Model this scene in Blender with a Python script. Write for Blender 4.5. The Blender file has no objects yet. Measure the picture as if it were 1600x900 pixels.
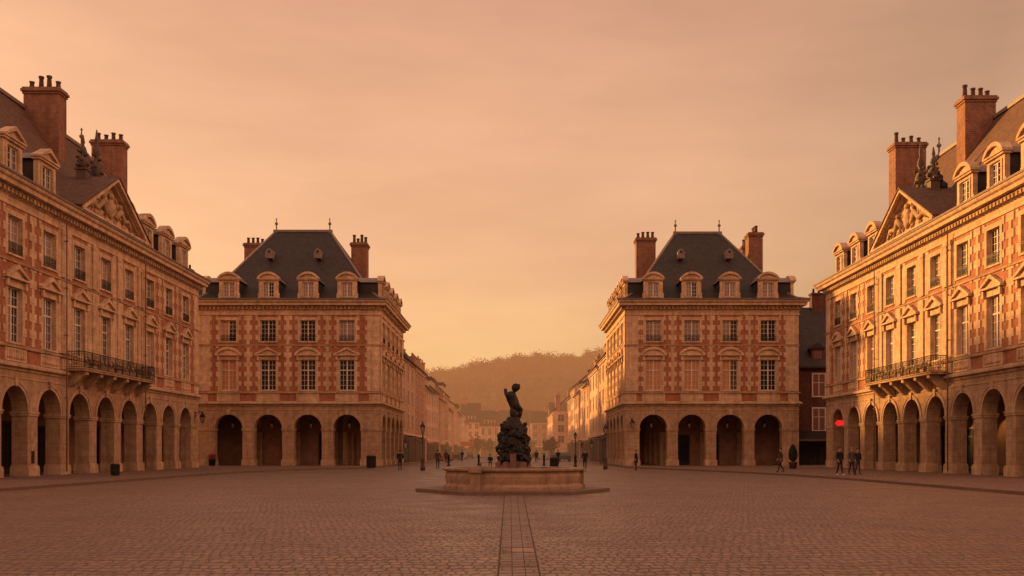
import bpy, bmesh, math, random
import numpy as np
from mathutils import Vector, Matrix
random.seed(7); RNG = np.random.default_rng(11)
PI = math.pi; R = math.radians
sc = bpy.context.scene; COL = sc.collection
FPX, CX, HY, EYE = 1490.0, 805.0, 705.0, 1.6      # the lens: focal length in photo pixels, vanishing point, eye height

# ------------------------------------------------------------------ materials
def new_mat(name):
    m = bpy.data.materials.new(name); m.use_nodes = True
    nt = m.node_tree; nt.nodes.clear()
    return m, nt
def nd(nt, t, **kw):
    n = nt.nodes.new(t)
    for k, v in kw.items():
        if k in n.inputs.keys(): n.inputs[k].default_value = v
        else: setattr(n, k, v)
    return n
def c4(c): return (c[0], c[1], c[2], 1.0)
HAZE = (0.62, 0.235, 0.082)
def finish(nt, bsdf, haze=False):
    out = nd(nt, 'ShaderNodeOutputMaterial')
    if haze:   # haze put into the material: glow mixed in, growing down the valley (world y)
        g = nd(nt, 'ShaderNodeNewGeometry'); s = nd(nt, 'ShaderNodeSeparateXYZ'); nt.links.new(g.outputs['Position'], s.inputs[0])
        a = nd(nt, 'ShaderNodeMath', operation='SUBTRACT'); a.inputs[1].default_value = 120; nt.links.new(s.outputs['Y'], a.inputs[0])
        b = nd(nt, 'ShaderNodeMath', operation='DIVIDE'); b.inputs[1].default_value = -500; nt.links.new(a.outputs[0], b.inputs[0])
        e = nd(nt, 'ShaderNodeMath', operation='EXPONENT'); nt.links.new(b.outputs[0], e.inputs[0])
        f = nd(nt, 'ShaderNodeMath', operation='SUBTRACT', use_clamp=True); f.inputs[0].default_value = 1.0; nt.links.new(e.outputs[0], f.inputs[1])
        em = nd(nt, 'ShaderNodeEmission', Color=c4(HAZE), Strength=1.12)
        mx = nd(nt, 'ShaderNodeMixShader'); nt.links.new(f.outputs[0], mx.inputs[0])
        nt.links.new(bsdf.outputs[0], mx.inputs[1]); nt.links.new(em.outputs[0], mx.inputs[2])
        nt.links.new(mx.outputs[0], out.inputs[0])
    else:
        nt.links.new(bsdf.outputs[0], out.inputs[0])
def mixc(nt, fac, a, b, mode='MIX'):
    m = nd(nt, 'ShaderNodeMix', data_type='RGBA', blend_type=mode)
    for sock, v in ((0, fac), (6, a), (7, b)):
        if hasattr(v, 'is_linked') or isinstance(v, bpy.types.NodeSocket): nt.links.new(v, m.inputs[sock])
        elif sock == 0: m.inputs[0].default_value = v
        else: m.inputs[sock].default_value = c4(v)
    return m.outputs[2]
def ramp(nt, src, p0, p1, c0=(0, 0, 0), c1=(1, 1, 1)):
    r = nd(nt, 'ShaderNodeValToRGB'); e = r.color_ramp.elements
    e[0].position, e[1].position = p0, p1; e[0].color, e[1].color = c4(c0), c4(c1)
    nt.links.new(src, r.inputs[0]); return r.outputs[0]
def noise(nt, vec, scale, detail=4, rough=0.6):
    n = nd(nt, 'ShaderNodeTexNoise', Scale=scale, Detail=detail, Roughness=rough); nt.links.new(vec, n.inputs['Vector']); return n.outputs['Fac']
def mapping(nt, vec, scale):
    m = nd(nt, 'ShaderNodeMapping'); m.inputs['Scale'].default_value = scale; nt.links.new(vec, m.inputs[0]); return m.outputs[0]
def masonry(name, base, dark, bw, rh, mortar, mortar_col, rough=0.85, haze=False, var=0.35, bump=0.25, streak=0.5):
    """Blocks or bricks in courses (metric UVs), weathered by blotches, rain streaks and grain."""
    m, nt = new_mat(name); uv = nd(nt, 'ShaderNodeTexCoord').outputs['UV']; pos = nd(nt, 'ShaderNodeNewGeometry').outputs['Position']
    br = nd(nt, 'ShaderNodeTexBrick', offset=0.5); nt.links.new(uv, br.inputs['Vector'])
    br.inputs['Scale'].default_value = 1; br.inputs['Brick Width'].default_value = bw; br.inputs['Row Height'].default_value = rh
    br.inputs['Mortar Size'].default_value = mortar; br.inputs['Mortar Smooth'].default_value = 0.3; br.inputs['Bias'].default_value = -0.1
    br.inputs['Color1'].default_value = c4(base); br.inputs['Color2'].default_value = c4([base[i] * (1 - var) + dark[i] * var for i in range(3)])
    br.inputs['Mortar'].default_value = c4(mortar_col)
    big = ramp(nt, noise(nt, pos, 0.55, 5), 0.34, 0.72)
    c = mixc(nt, big, br.outputs['Color'], dark)
    mm = nd(nt, 'ShaderNodeMath', operation='MULTIPLY'); nt.links.new(big, mm.inputs[0]); mm.inputs[1].default_value = 0.36
    c = mixc(nt, mm.outputs[0], br.outputs['Color'], dark)
    st = ramp(nt, noise(nt, mapping(nt, pos, (2.2, 2.2, 0.12)), 1.0, 5, 0.65), 0.45, 0.75)
    ms = nd(nt, 'ShaderNodeMath', operation='MULTIPLY'); nt.links.new(st, ms.inputs[0]); ms.inputs[1].default_value = streak
    c = mixc(nt, ms.outputs[0], c, [x * 0.5 for x in dark])
    c = mixc(nt, 1.0, c, ramp(nt, noise(nt, pos, 1.9, 6, 0.75), .32, .68, (.66, .62, .60), (1.16, 1.13, 1.1)), 'MULTIPLY')
    gr = ramp(nt, noise(nt, pos, 9, 5, 0.7), 0.2, 0.8, (0.70, 0.70, 0.70), (1.18, 1.18, 1.18))
    c = mixc(nt, 1.0, c, gr, 'MULTIPLY')
    b = nd(nt, 'ShaderNodeBsdfPrincipled', Roughness=rough); nt.links.new(c, b.inputs['Base Color']); b.inputs['Specular IOR Level'].default_value = 0.25
    bp = nd(nt, 'ShaderNodeBump', Strength=bump, Distance=0.02)
    hh = nd(nt, 'ShaderNodeMath', operation='MULTIPLY_ADD'); nt.links.new(noise(nt, pos, 14, 5, 0.7), hh.inputs[0]); hh.inputs[1].default_value = 0.6
    nt.links.new(br.outputs['Fac'], hh.inputs[2]); iv = nd(nt, 'ShaderNodeMath', operation='MULTIPLY'); iv.inputs[1].default_value = -1
    nt.links.new(br.outputs['Fac'], iv.inputs[0]); nt.links.new(iv.outputs[0], hh.inputs[2])
    nt.links.new(hh.outputs[0], bp.inputs['Height']); nt.links.new(bp.outputs[0], b.inputs['Normal'])
    finish(nt, b, haze); return m
def plain(name, base, rough=0.7, metal=0.0, haze=False, var=0.25, scale=3.0, spec=0.3, bump=0.0):
    m, nt = new_mat(name); pos = nd(nt, 'ShaderNodeNewGeometry').outputs['Position']
    n = ramp(nt, noise(nt, pos, scale, 5, 0.65), 0.25, 0.8, [1 - var] * 3, [1 + var] * 3)
    c = mixc(nt, 1.0, base, n, 'MULTIPLY')
    b = nd(nt, 'ShaderNodeBsdfPrincipled', Roughness=rough, Metallic=metal); b.inputs['Specular IOR Level'].default_value = spec
    nt.links.new(c, b.inputs['Base Color'])
    if bump:
        bp = nd(nt, 'ShaderNodeBump', Strength=bump, Distance=0.03); nt.links.new(noise(nt, pos, scale * 4, 6, 0.7), bp.inputs['Height']); nt.links.new(bp.outputs[0], b.inputs['Normal'])
    finish(nt, b, haze); return m
M = {}
ST, STD = (0.62, 0.435, 0.305), (0.33, 0.215, 0.14)
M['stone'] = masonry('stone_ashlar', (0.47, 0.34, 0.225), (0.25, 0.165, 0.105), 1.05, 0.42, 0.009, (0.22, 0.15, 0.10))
M['dress'] = masonry('stone_dressing', (0.72, 0.545, 0.365), STD, 0.8, 0.5, 0.007, (0.26, 0.18, 0.12), var=0.3)
M['mould'] = masonry('stone_moulding', (0.56, 0.415, 0.275), (0.24, 0.165, 0.11), 1.6, 9.0, 0.008, (0.2, 0.14, 0.1), var=0.3, streak=0.6)
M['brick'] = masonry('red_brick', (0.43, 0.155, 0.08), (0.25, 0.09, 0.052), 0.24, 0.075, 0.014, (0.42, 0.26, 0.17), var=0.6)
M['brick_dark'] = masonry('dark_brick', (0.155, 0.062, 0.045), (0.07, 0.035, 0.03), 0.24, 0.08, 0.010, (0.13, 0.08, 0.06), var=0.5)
M['brick_chim'] = masonry('chimney_brick', (0.31, 0.145, 0.095), (0.15, 0.075, 0.052), 0.34, 0.16, 0.02, (0.36, 0.23, 0.16), var=0.5)
M['slate'] = masonry('roof_slate', (0.054, 0.049, 0.047), (0.034, 0.031, 0.031), 0.3, 0.2, 0.012, (0.025, 0.022, 0.02), rough=0.62, var=0.6, streak=0.3)
M['slate_brown'] = masonry('roof_tile', (0.17, 0.095, 0.066), (0.08, 0.052, 0.042), 0.28, 0.2, 0.012, (0.06, 0.04, 0.03), rough=0.75, var=0.6, streak=0.4)
M['lead'] = plain('lead_sheet', (0.20, 0.16, 0.14), 0.6, 0.0, var=0.3)
M['old_lead'] = plain('old_lead', (0.10, 0.07, 0.055), 0.7, var=0.4, scale=6, bump=0.4)
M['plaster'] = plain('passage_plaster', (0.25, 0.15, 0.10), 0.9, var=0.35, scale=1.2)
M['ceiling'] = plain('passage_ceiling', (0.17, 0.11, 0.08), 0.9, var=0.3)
M['frame'] = plain('window_paint', (0.60, 0.52, 0.45), 0.5, var=0.15)
M['iron'] = plain('wrought_iron', (0.022, 0.020, 0.019), 0.5, 0.3, var=0.2)
M['lamp'] = plain('lamp_paint', (0.075, 0.048, 0.036), 0.6, 0.1, var=0.3)
M['pipe'] = plain('zinc_pipe', (0.17, 0.11, 0.08), 0.6, var=0.3)
M['pinkpane'] = plain('curtained_pane', (0.20, 0.11, 0.085), 0.3, var=0.4, scale=6)
M['dark'] = plain('dark_joinery', (0.018, 0.016, 0.015), 0.45, var=0.3)
M['glass'] = plain('window_glass', (0.022, 0.022, 0.024), 0.06, spec=0.5, var=0.2)
M['shopglass'] = plain('shop_glass', (0.012, 0.012, 0.012), 0.3, spec=0.15)
M['curtain'] = plain('curtained_glass', (0.27, 0.20, 0.165), 0.2, spec=0.5, var=0.25, scale=5)
M['warm'] = plain('shuttered_glass', (0.46, 0.235, 0.115), 0.25, spec=0.5, var=0.25, scale=5)
M['bronze'] = plain('bronze_patina', (0.020, 0.019, 0.016), 0.45, 0.3, var=0.5, scale=9, bump=0.6)
M['basin'] = masonry('basin_stone', (0.37, 0.26, 0.18), (0.14, 0.095, 0.07), 2.4, 4.0, 0.008, (0.15, 0.1, 0.07), var=0.3, streak=0.55)
M['plinth'] = plain('plinth_stone', (0.15, 0.085, 0.062), 0.8, var=0.35, scale=4, bump=0.3)
M['slab'] = plain('step_stone', (0.13, 0.085, 0.062), 0.6, var=0.25, scale=2.5, bump=0.2)
M['water'] = plain('basin_water', (0.02, 0.022, 0.02), 0.04, spec=0.6, var=0.1, bump=0.1)
M['red_lamp'], _nt = new_mat('red_sign_light'); finish(_nt, nd(_nt, 'ShaderNodeEmission', Color=(1, 0.012, 0.012, 1), Strength=1.3))
M['skin'] = plain('skin', (0.42, 0.24, 0.17), 0.55, var=0.1)
for k, c in dict(coat_black=(.014, .014, .016), coat_navy=(.02, .022, .035), coat_brown=(.05, .035, .028), coat_grey=(.07, .065, .06), trouser=(.02, .02, .024), jean=(.05, .055, .075), shoe=(.015, .013, .012), shoe_white=(.6, .55, .5),
                 hair=(.03, .02, .014), hair_fair=(.2, .13, .07), bag_pink=(.45, .16, .15), bag_dark=(.03, .02, .02)).items():
    M[k] = plain('cloth_' + k, c, 0.85, var=0.25, scale=14)
M['leaf'] = plain('clipped_leaf', (0.03, 0.042, 0.018), 0.7, var=0.5, scale=20)
M['pot'] = plain('clay_pot', (0.10, 0.06, 0.045), 0.8)
M['bin'] = plain('bin_metal', (0.024, 0.022, 0.021), 0.45, 0.2)
M['red_cloth'] = plain('red_canvas', (0.30, 0.04, 0.03), 0.8)
# far versions, evening haze mixed into the material as emission
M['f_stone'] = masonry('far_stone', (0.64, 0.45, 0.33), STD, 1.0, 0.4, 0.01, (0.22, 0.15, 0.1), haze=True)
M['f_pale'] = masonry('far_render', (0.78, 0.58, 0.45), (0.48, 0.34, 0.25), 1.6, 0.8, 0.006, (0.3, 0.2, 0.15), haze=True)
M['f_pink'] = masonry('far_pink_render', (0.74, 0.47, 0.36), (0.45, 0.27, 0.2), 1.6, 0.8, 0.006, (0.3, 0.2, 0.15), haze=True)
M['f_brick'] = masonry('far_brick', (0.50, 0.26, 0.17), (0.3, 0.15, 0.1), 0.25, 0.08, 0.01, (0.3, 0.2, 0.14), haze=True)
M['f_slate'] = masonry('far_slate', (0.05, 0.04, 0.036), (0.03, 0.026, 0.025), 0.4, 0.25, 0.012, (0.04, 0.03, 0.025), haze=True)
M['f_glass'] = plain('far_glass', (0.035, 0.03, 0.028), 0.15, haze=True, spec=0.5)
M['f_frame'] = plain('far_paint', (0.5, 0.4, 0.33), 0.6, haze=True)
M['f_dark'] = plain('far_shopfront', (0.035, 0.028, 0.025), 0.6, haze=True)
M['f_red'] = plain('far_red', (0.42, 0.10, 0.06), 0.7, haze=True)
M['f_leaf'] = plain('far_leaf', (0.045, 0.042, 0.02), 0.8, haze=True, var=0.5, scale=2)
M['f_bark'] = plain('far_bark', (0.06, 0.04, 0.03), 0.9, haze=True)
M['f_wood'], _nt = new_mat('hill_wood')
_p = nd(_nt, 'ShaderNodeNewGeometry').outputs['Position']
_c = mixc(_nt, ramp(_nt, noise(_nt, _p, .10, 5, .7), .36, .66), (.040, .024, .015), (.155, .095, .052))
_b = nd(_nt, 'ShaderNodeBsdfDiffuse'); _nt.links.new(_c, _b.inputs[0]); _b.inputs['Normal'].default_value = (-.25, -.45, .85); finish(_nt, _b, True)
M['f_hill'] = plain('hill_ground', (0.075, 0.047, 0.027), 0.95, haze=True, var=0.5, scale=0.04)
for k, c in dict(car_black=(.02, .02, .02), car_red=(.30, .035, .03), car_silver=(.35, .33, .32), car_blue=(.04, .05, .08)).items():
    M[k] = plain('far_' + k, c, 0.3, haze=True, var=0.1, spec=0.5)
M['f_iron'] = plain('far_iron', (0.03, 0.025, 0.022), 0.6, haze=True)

def setts(name, bw, rh, base, dark, rough=0.62, bump=0.9, warm=0.0):
    m, nt = new_mat(name); pos = nd(nt, 'ShaderNodeNewGeometry').outputs['Position']
    dn = nd(nt, 'ShaderNodeTexNoise', Scale=1.3, Detail=3); nt.links.new(pos, dn.inputs['Vector'])
    dv = nd(nt, 'ShaderNodeVectorMath', operation='MULTIPLY_ADD'); nt.links.new(dn.outputs['Color'], dv.inputs[0]); dv.inputs[1].default_value = (0.34, 0.55, 0); nt.links.new(pos, dv.inputs[2])
    dn2 = nd(nt, 'ShaderNodeTexNoise', Scale=7, Detail=2); nt.links.new(pos, dn2.inputs['Vector'])
    dv2 = nd(nt, 'ShaderNodeVectorMath', operation='MULTIPLY_ADD'); nt.links.new(dn2.outputs['Color'], dv2.inputs[0]); dv2.inputs[1].default_value = (0.10, 0.20, 0); nt.links.new(dv.outputs[0], dv2.inputs[2])
    br = nd(nt, 'ShaderNodeTexBrick', offset=0.5); nt.links.new(mapping(nt, dv2.outputs[0], (1, .28, 1)), br.inputs['Vector'])
    for k, v in {'Scale': 1, 'Brick Width': bw, 'Row Height': rh * .28, 'Mortar Size': 0.018, 'Mortar Smooth': 0.85, 'Bias': 0.0}.items(): br.inputs[k].default_value = v
    br.inputs['Color1'].default_value = c4(base); br.inputs['Color2'].default_value = c4([b * .62 + d * .38 for b, d in zip(base, dark)]); br.inputs['Mortar'].default_value = c4([d * .3 for d in dark])
    big = ramp(nt, noise(nt, pos, 0.16, 5, 0.6), 0.35, 0.7); mm = nd(nt, 'ShaderNodeMath', operation='MULTIPLY'); nt.links.new(big, mm.inputs[0]); mm.inputs[1].default_value = 0.75
    c = mixc(nt, mm.outputs[0], br.outputs['Color'], dark)
    g = ramp(nt, noise(nt, mapping(nt, pos, (5.5, 2.6, 1)), 1.0, 4, 0.75), 0.25, 0.75, (0.5, 0.5, 0.5), (1.45, 1.42, 1.38))
    c = mixc(nt, 1.0, c, g, 'MULTIPLY')
    b = nd(nt, 'ShaderNodeBsdfPrincipled'); nt.links.new(c, b.inputs['Base Color']); b.inputs['Specular IOR Level'].default_value = 0.5
    rr = ramp(nt, noise(nt, pos, 0.7, 4), 0.3, 0.7, [rough - .1] * 3, [rough + .14] * 3); nt.links.new(rr, b.inputs['Roughness'])
    h = nd(nt, 'ShaderNodeMath', operation='SUBTRACT'); nt.links.new(noise(nt, mapping(nt, pos, (6, 3, 1)), 1, 4, 0.7), h.inputs[0]); nt.links.new(br.outputs['Fac'], h.inputs[1])
    bp = nd(nt, 'ShaderNodeBump', Strength=bump, Distance=0.03); nt.links.new(h.outputs[0], bp.inputs['Height']); nt.links.new(bp.outputs[0], b.inputs['Normal'])
    finish(nt, b); return m
M['setts'] = setts('granite_setts', 0.155, 0.32, (0.24, 0.148, 0.110), (0.105, 0.063, 0.048), rough=.45, bump=1.0)
M['pave'] = setts('pavement_setts', 0.30, 0.40, (0.20, 0.12, 0.088), (0.11, 0.066, 0.05))
M['flag'] = setts('strip_setts', 0.9, 0.32, (0.205, 0.130, 0.099), (0.11, 0.068, 0.053), rough=.5, bump=.8)
M['joint'] = plain('joint_dirt', (0.07, 0.042, 0.03), 0.95)
M['flag_light'] = plain('pale_slab', (0.285, 0.185, 0.135), 0.7, var=0.35, scale=8)

# ------------------------------------------------------------------ mesh builder
class MB:
    def __init__(s): s.v, s.f, s.m, s.sm = [], [], [], []
    def poly(s, pts, mi=0, smooth=False):
        b = len(s.v); s.v += [tuple(p) for p in pts]; s.f.append(tuple(range(b, b + len(pts)))); s.m.append(mi); s.sm.append(smooth)
    def box(s, x0, x1, y0, y1, z0, z1, mi=0):
        b = len(s.v); s.v += [(x0, y0, z0), (x1, y0, z0), (x1, y1, z0), (x0, y1, z0), (x0, y0, z1), (x1, y0, z1), (x1, y1, z1), (x0, y1, z1)]
        for f in ((3, 2, 1, 0), (4, 5, 6, 7), (0, 1, 5, 4), (1, 2, 6, 5), (2, 3, 7, 6), (3, 0, 4, 7)):
            s.f.append(tuple(b + i for i in f)); s.m.append(mi); s.sm.append(False)
    def prism(s, prof, y0, y1, mi=0, capmi=None):      # prof: (x, z) anticlockwise seen from -y
        n = len(prof)
        s.poly([(x, y0, z) for x, z in prof], mi if capmi is None else capmi); s.poly([(x, y1, z) for x, z in reversed(prof)], mi if capmi is None else capmi)
        for i in range(n):
            a, b = prof[i], prof[(i + 1) % n]
            s.poly([(a[0], y1, a[1]), (b[0], y1, b[1]), (b[0], y0, b[1]), (a[0], y0, a[1])], mi)
    def loops(s, rings, mi=0, smooth=True, cap=True, closed=True):
        n = len(rings[0]); base = len(s.v)
        for r in rings: s.v += [tuple(p) for p in r]
        for k in range(len(rings) - 1):
            for i in range(n if closed else n - 1):
                j = (i + 1) % n
                s.f.append((base + k * n + i, base + k * n + j, base + (k + 1) * n + j, base + (k + 1) * n + i)); s.m.append(mi); s.sm.append(smooth)
        if cap:
            s.f.append(tuple(base + i for i in reversed(range(n)))); s.m.append(mi); s.sm.append(False)
            s.f.append(tuple(base + (len(rings) - 1) * n + i for i in range(n))); s.m.append(mi); s.sm.append(False)
    def lathe(s, prof, cx=0, cy=0, cz=0, n=12, mi=0, smooth=True, sx=1, sy=1):
        s.loops([[(cx + r * sx * math.cos(2 * PI * i / n), cy + r * sy * math.sin(2 * PI * i / n), cz + z) for i in range(n)] for r, z in prof], mi, smooth)
    def tube(s, pts, rad, n=6, mi=0):
        pts = [Vector(p) for p in pts]; rs = rad if isinstance(rad, (list, tuple)) else [rad] * len(pts); rings = []
        for i, p in enumerate(pts):
            t = (pts[min(i + 1, len(pts) - 1)] - pts[max(i - 1, 0)]).normalized()
            a = t.orthogonal().normalized() if abs(t.z) > .95 else t.cross(Vector((0, 0, 1))).normalized(); b = a.cross(t)
            rings.append([p + (a * math.cos(2 * PI * k / n) + b * -math.sin(2 * PI * k / n)) * rs[i] for k in range(n)])
        s.loops(rings, mi, True)
    def ico(s, c, r, sub=2, jit=0.0, mi=0):
        bm = bmesh.new(); bmesh.ops.create_icosphere(bm, subdivisions=sub, radius=1)
        rx, ry, rz = r if isinstance(r, (tuple, list)) else (r, r, r); base = len(s.v)
        for v in bm.verts:
            k = 1 + random.uniform(-jit, jit); s.v.append((c[0] + v.co.x * rx * k, c[1] + v.co.y * ry * k, c[2] + v.co.z * rz * k))
        for f in bm.faces: s.f.append(tuple(base + v.index for v in f.verts)); s.m.append(mi); s.sm.append(True)
        bm.free()
    def mesh(s, name, mats):
        me = bpy.data.meshes.new(name); me.from_pydata(s.v, [], s.f); me.update()
        for m in (mats if isinstance(mats, (list, tuple)) else [mats]): me.materials.append(m)
        me.polygons.foreach_set('material_index', s.m); me.polygons.foreach_set('use_smooth', s.sm)
        uv = me.uv_layers.new(name='UVMap').data
        for p in me.polygons:
            n = p.normal; ax = max(range(3), key=lambda i: abs(n[i]))
            a, b = ((1, 2), (0, 2), (0, 1))[ax]
            for li in p.loop_indices:
                co = me.vertices[me.loops[li].vertex_index].co; uv[li].uv = (co[a], co[b])
        return me

def link(name, me, parent=None, loc=(0, 0, 0), rz=0.0):
    o = bpy.data.objects.new(name, me); COL.objects.link(o); o.parent = parent; o.location = loc; o.rotation_euler = (0, 0, rz); return o
def empty(name, loc, rz=0.0):
    o = link(name, None, None, loc, rz); o.empty_display_size = 0.5; return o
def tag(o, label, cat, group=None):
    o['label'] = label; o['category'] = cat
    if group: o['group'] = group
    return o
def structure(name, mb, mat):
    o = link(name, mb.mesh(name, mat)); o['kind'] = 'structure'; return o
def copy_tree(o, parent=None):
    c = o.copy(); COL.objects.link(c); c.parent = parent
    for ch in list(o.children): copy_tree(ch, c)
    return c
def px(x, y): return ((x - CX) * (EYE * FPX / (y - HY)) / FPX, EYE * FPX / (y - HY), 0.0)     # where a point of the ground stands
class Frame:   # facade frame: u along the wall, d into the wall, z up
    def __init__(s, ox, oy, rz): s.o = Vector((ox, oy, 0)); s.rz = rz; s.u = Vector((math.cos(rz), math.sin(rz), 0)); s.d = Vector((-math.sin(rz), math.cos(rz), 0))
    def at(s, u, d=0, z=0): return s.o + s.u * u + s.d * d + Vector((0, 0, z))

# ------------------------------------------------------------------ shared pieces
CACHE = {}
def cached(key, fn):
    if key not in CACHE: CACHE[key] = fn()
    return CACHE[key]
def window_frame(w, h, transom, rows):
    m = MB(); b = 0.075
    m.box(-w/2, -w/2 + b, 0, .09, 0, h); m.box(w/2 - b, w/2, 0, .09, 0, h); m.box(-w/2 + b, w/2 - b, 0, .09, 0, b); m.box(-w/2 + b, w/2 - b, 0, .09, h - b, h)
    m.box(-.06, .06, -.02, .085, b, h - b)
    if transom: m.box(-w/2 + b, -.06, -.015, .085, transom - .05, transom + .05); m.box(.06, w/2 - b, -.015, .085, transom - .05, transom + .05)
    for s in (-1, 1):
        xa, xb = sorted((s * .06, s * (w/2 - b))); xm = (xa + xb) / 2
        m.box(xm - .016, xm + .016, .02, .08, b, h - b)
        for k in range(1, rows):
            z = h * k / rows
            if transom and abs(z - transom) < .12: continue
            m.box(xa, xm - .016, .022, .078, z - .016, z + .016); m.box(xm + .016, xb, .022, .078, z - .016, z + .016)
    return m.mesh('window', M['frame'])
def pane_mesh(w, h, kind):
    m = MB()
    mats = [M['glass'], M['curtain'], M['warm']]
    k = {'dark': (0, 0), 'curtain': (1, 1), 'warm': (2, 2), 'half': (2, 0), 'half2': (1, 0)}[kind]
    m.poly([(-w/2 + .03, .06, .03), (0, .06, .03), (0, .06, h - .03), (-w/2 + .03, .06, h - .03)], k[0])
    m.poly([(0, .06, .03), (w/2 - .03, .06, .03), (w/2 - .03, .06, h - .03), (0, .06, h - .03)], k[1])
    return m.mesh('pane', mats)
def guard_mesh(w):
    m = MB(); h = .62
    for z in (.06, .52, h): m.box(-w/2, w/2, -.10, -.075, z - .015, z + .015)
    n = 13
    for i in range(n): x = -w/2 + w * (i + .5) / n; m.box(x - .011, x + .011, -.098, -.078, 0, h)
    for i in range(4):
        cx = -w/2 + w * (i + .5) / 4
        m.tube([(cx + .12 * math.cos(a * PI/4), -.088, .29 + .14 * math.sin(a * PI/4)) for a in range(9)], .012, 4)
    return m.mesh('window_guard', M['iron'])
def add_window(root, F, u, d, z, w, h, kind='dark', transom=None, rows=5, guard=False):
    p = F.at(u, d, z) - root.location
    o = link('window', cached(('wf', w, h, transom, rows), lambda: window_frame(w, h, transom, rows)), root, p, F.rz)
    pn = link('pane', cached(('wp', w, h, kind), lambda: pane_mesh(w, h, kind)), o); pn.rotation_euler = (random.uniform(-.012, .012), 0, random.uniform(-.02, .02))
    if guard: link('window_guard', cached(('wg', w), lambda: guard_mesh(w)), o, (0, -d + .02, 0))
    return o
def ped_profile(w, h, kind, z0=0.0):
    if kind == 'tri': return [(-w/2, z0), (w/2, z0), (0, z0 + h)]
    return [(-w/2, z0)] + [(w/2, z0)] + [(w/2 * math.cos(a) , z0 + h * math.sin(a)) for a in [PI * k / 10 for k in range(1, 10)]]
def seg_profile(w, h, z0=0.0):    # low arc
    r = (w*w/4 + h*h) / (2*h); a0 = math.asin(w/2/r); n = 10
    return [(r * math.sin(-a0 + 2*a0*k/n), z0 + r * math.cos(a0 - 2*a0*k/n) - r * math.cos(a0)) for k in range(n + 1)][::-1]
def prof(w, h, kind, z0): return ped_profile(w, h, 'tri', z0) if kind == 'tri' else seg_profile(w, h, z0)

def dormer(root, F, u, kind, s=1.0, zb=17.2, paned='dark'):
    """Stone-fronted roof dormer: jambs, sill, cornice and pediment; slate cheeks and a lead roof are children."""
    def stone():
        m = MB(); W, o, h = 2.0*s, .58*s, 2.05*s
        m.box(-W/2, -o, 0, .32, 0, h); m.box(o, W/2, 0, .32, 0, h); m.box(-o, o, 0, .32, 0, .32*s); m.box(-o, o, 0, .32, 1.85*s, h)
        m.box(-W/2 - .1, -W/2, .02, .28, 0, .75*s); m.box(W/2, W/2 + .1, .02, .28, 0, .75*s)
        m.box(-o - .12, o + .12, -.08, -.002, .26*s, .36*s)
        for x in (-o - .13, o + .13): m.box(x - .09, x + .09, -.05, -.002, .38*s, 1.84*s)
        m.box(-W/2 - .10, W/2 + .10, -.14, .4, h, h + .13*s); m.box(-W/2 - .17, W/2 + .17, -.22, .42, h + .13*s, h + .23*s)
        P = prof(W + .2, .52*s, kind, h + .23*s); m.prism(P, -.06, .4)
        c = (0, h + .23*s); P2 = prof(W + .36, .66*s, kind, h + .232*s)
        # raking or arched cornice in front of the tympanum
        top = [p for p in P2 if True]; inner = prof(W - .1, .42*s, kind, h + .232*s)
        if kind == 'tri': order = [1, 2, 0]
        else: order = list(range(len(P2)))
        for a, b in zip(order[:-1], order[1:]):
            q = [inner[a], inner[b], P2[b], P2[a]]
            m.prism([q[3], q[2], q[1], q[0]][::-1] if False else [q[0], q[3], q[2], q[1]], -.24, .42)
        return m.mesh('dormer', M['dress'])
    def cheeks():
        m = MB(); m.box(-.94*s, .94*s, .322, 3.3, .02, 2.04*s); return m.mesh('dormer_cheek', M['slate'])
    def lead():
        m = MB(); P = prof(2.0*s + .34, .64*s, kind, 2.05*s + .02); m.prism(P, .424, 3.9); return m.mesh('dormer_roof', M['lead'])
    p = F.at(u, .12, zb) - root.location
    o = link('dormer', cached(('dm', kind, s), stone), root, p, F.rz)
    link('dormer_cheek', cached(('dc', s), cheeks), o); link('dormer_roof', cached(('dr', kind, s), lead), o)
    w, h = 1.16*s, 1.53*s
    f = link('window_frame', cached(('wf', w, h, None, 4), lambda: window_frame(w, h, None, 4)), o, (0, .12, .32*s))
    link('pane', cached(('wp', w, h, paned), lambda: pane_mesh(w, h, paned)), o, (0, .12, .32*s))
    return o
def chimney(root, x0, x1, y0, y1, z0, z1, pots=4, mat='brick_chim', potmat='pot', axis=None):
    m = MB(); cx, cy = (x0 + x1)/2, (y0 + y1)/2; a, b = (x1 - x0)/2, (y1 - y0)/2; p = Vector((cx, cy, z0)) - root.location; H = z1 - z0
    m.box(-a, a, -b, b, 0, H - .55); m.box(-a - .07, a + .07, -b - .07, b + .07, H - .55, H - .38); m.box(-a - .16, a + .16, -b - .16, b + .16, H - .38, H - .2); m.box(-a - .08, a + .08, -b - .08, b + .08, H - .2, H - .06)
    m.box(-a - .05, a + .05, -b - .05, b + .05, H * .18, H * .18 + .14)
    o = link('chimney', m.mesh('chimney', M[mat]), root, p)
    pm = MB(); pm.lathe([(.19, 0), (.17, .35), (.15, .62), (.2, .66), (.2, .76), (.12, .76)], n=10)
    me = pm.mesh('chimney_pot', M[potmat])
    for k in range(pots):
        t = (k + .5) / pots * 2 - 1
        q = link('chimney_pot', me, o, (t * a, random.uniform(-.1, .1), H - .06) if a >= b else (random.uniform(-.1, .1), t * b, H - .06)); q.scale = (1, 1, random.choice((.8, 1, 1.35)))
    return o
def finial(root, x, y, z, h=1.3):
    m = MB(); m.lathe([(.34, -.3), (.22, .05), (.09, .15), (.07, .45*h), (.2, .52*h), (.2, .6*h), (.07, .68*h), (.05, .85*h), (.11, .9*h), (.02, h)], n=10)
    return link('finial', m.mesh('finial', M['lead']), root, Vector((x, y, z)) - root.location)

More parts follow.
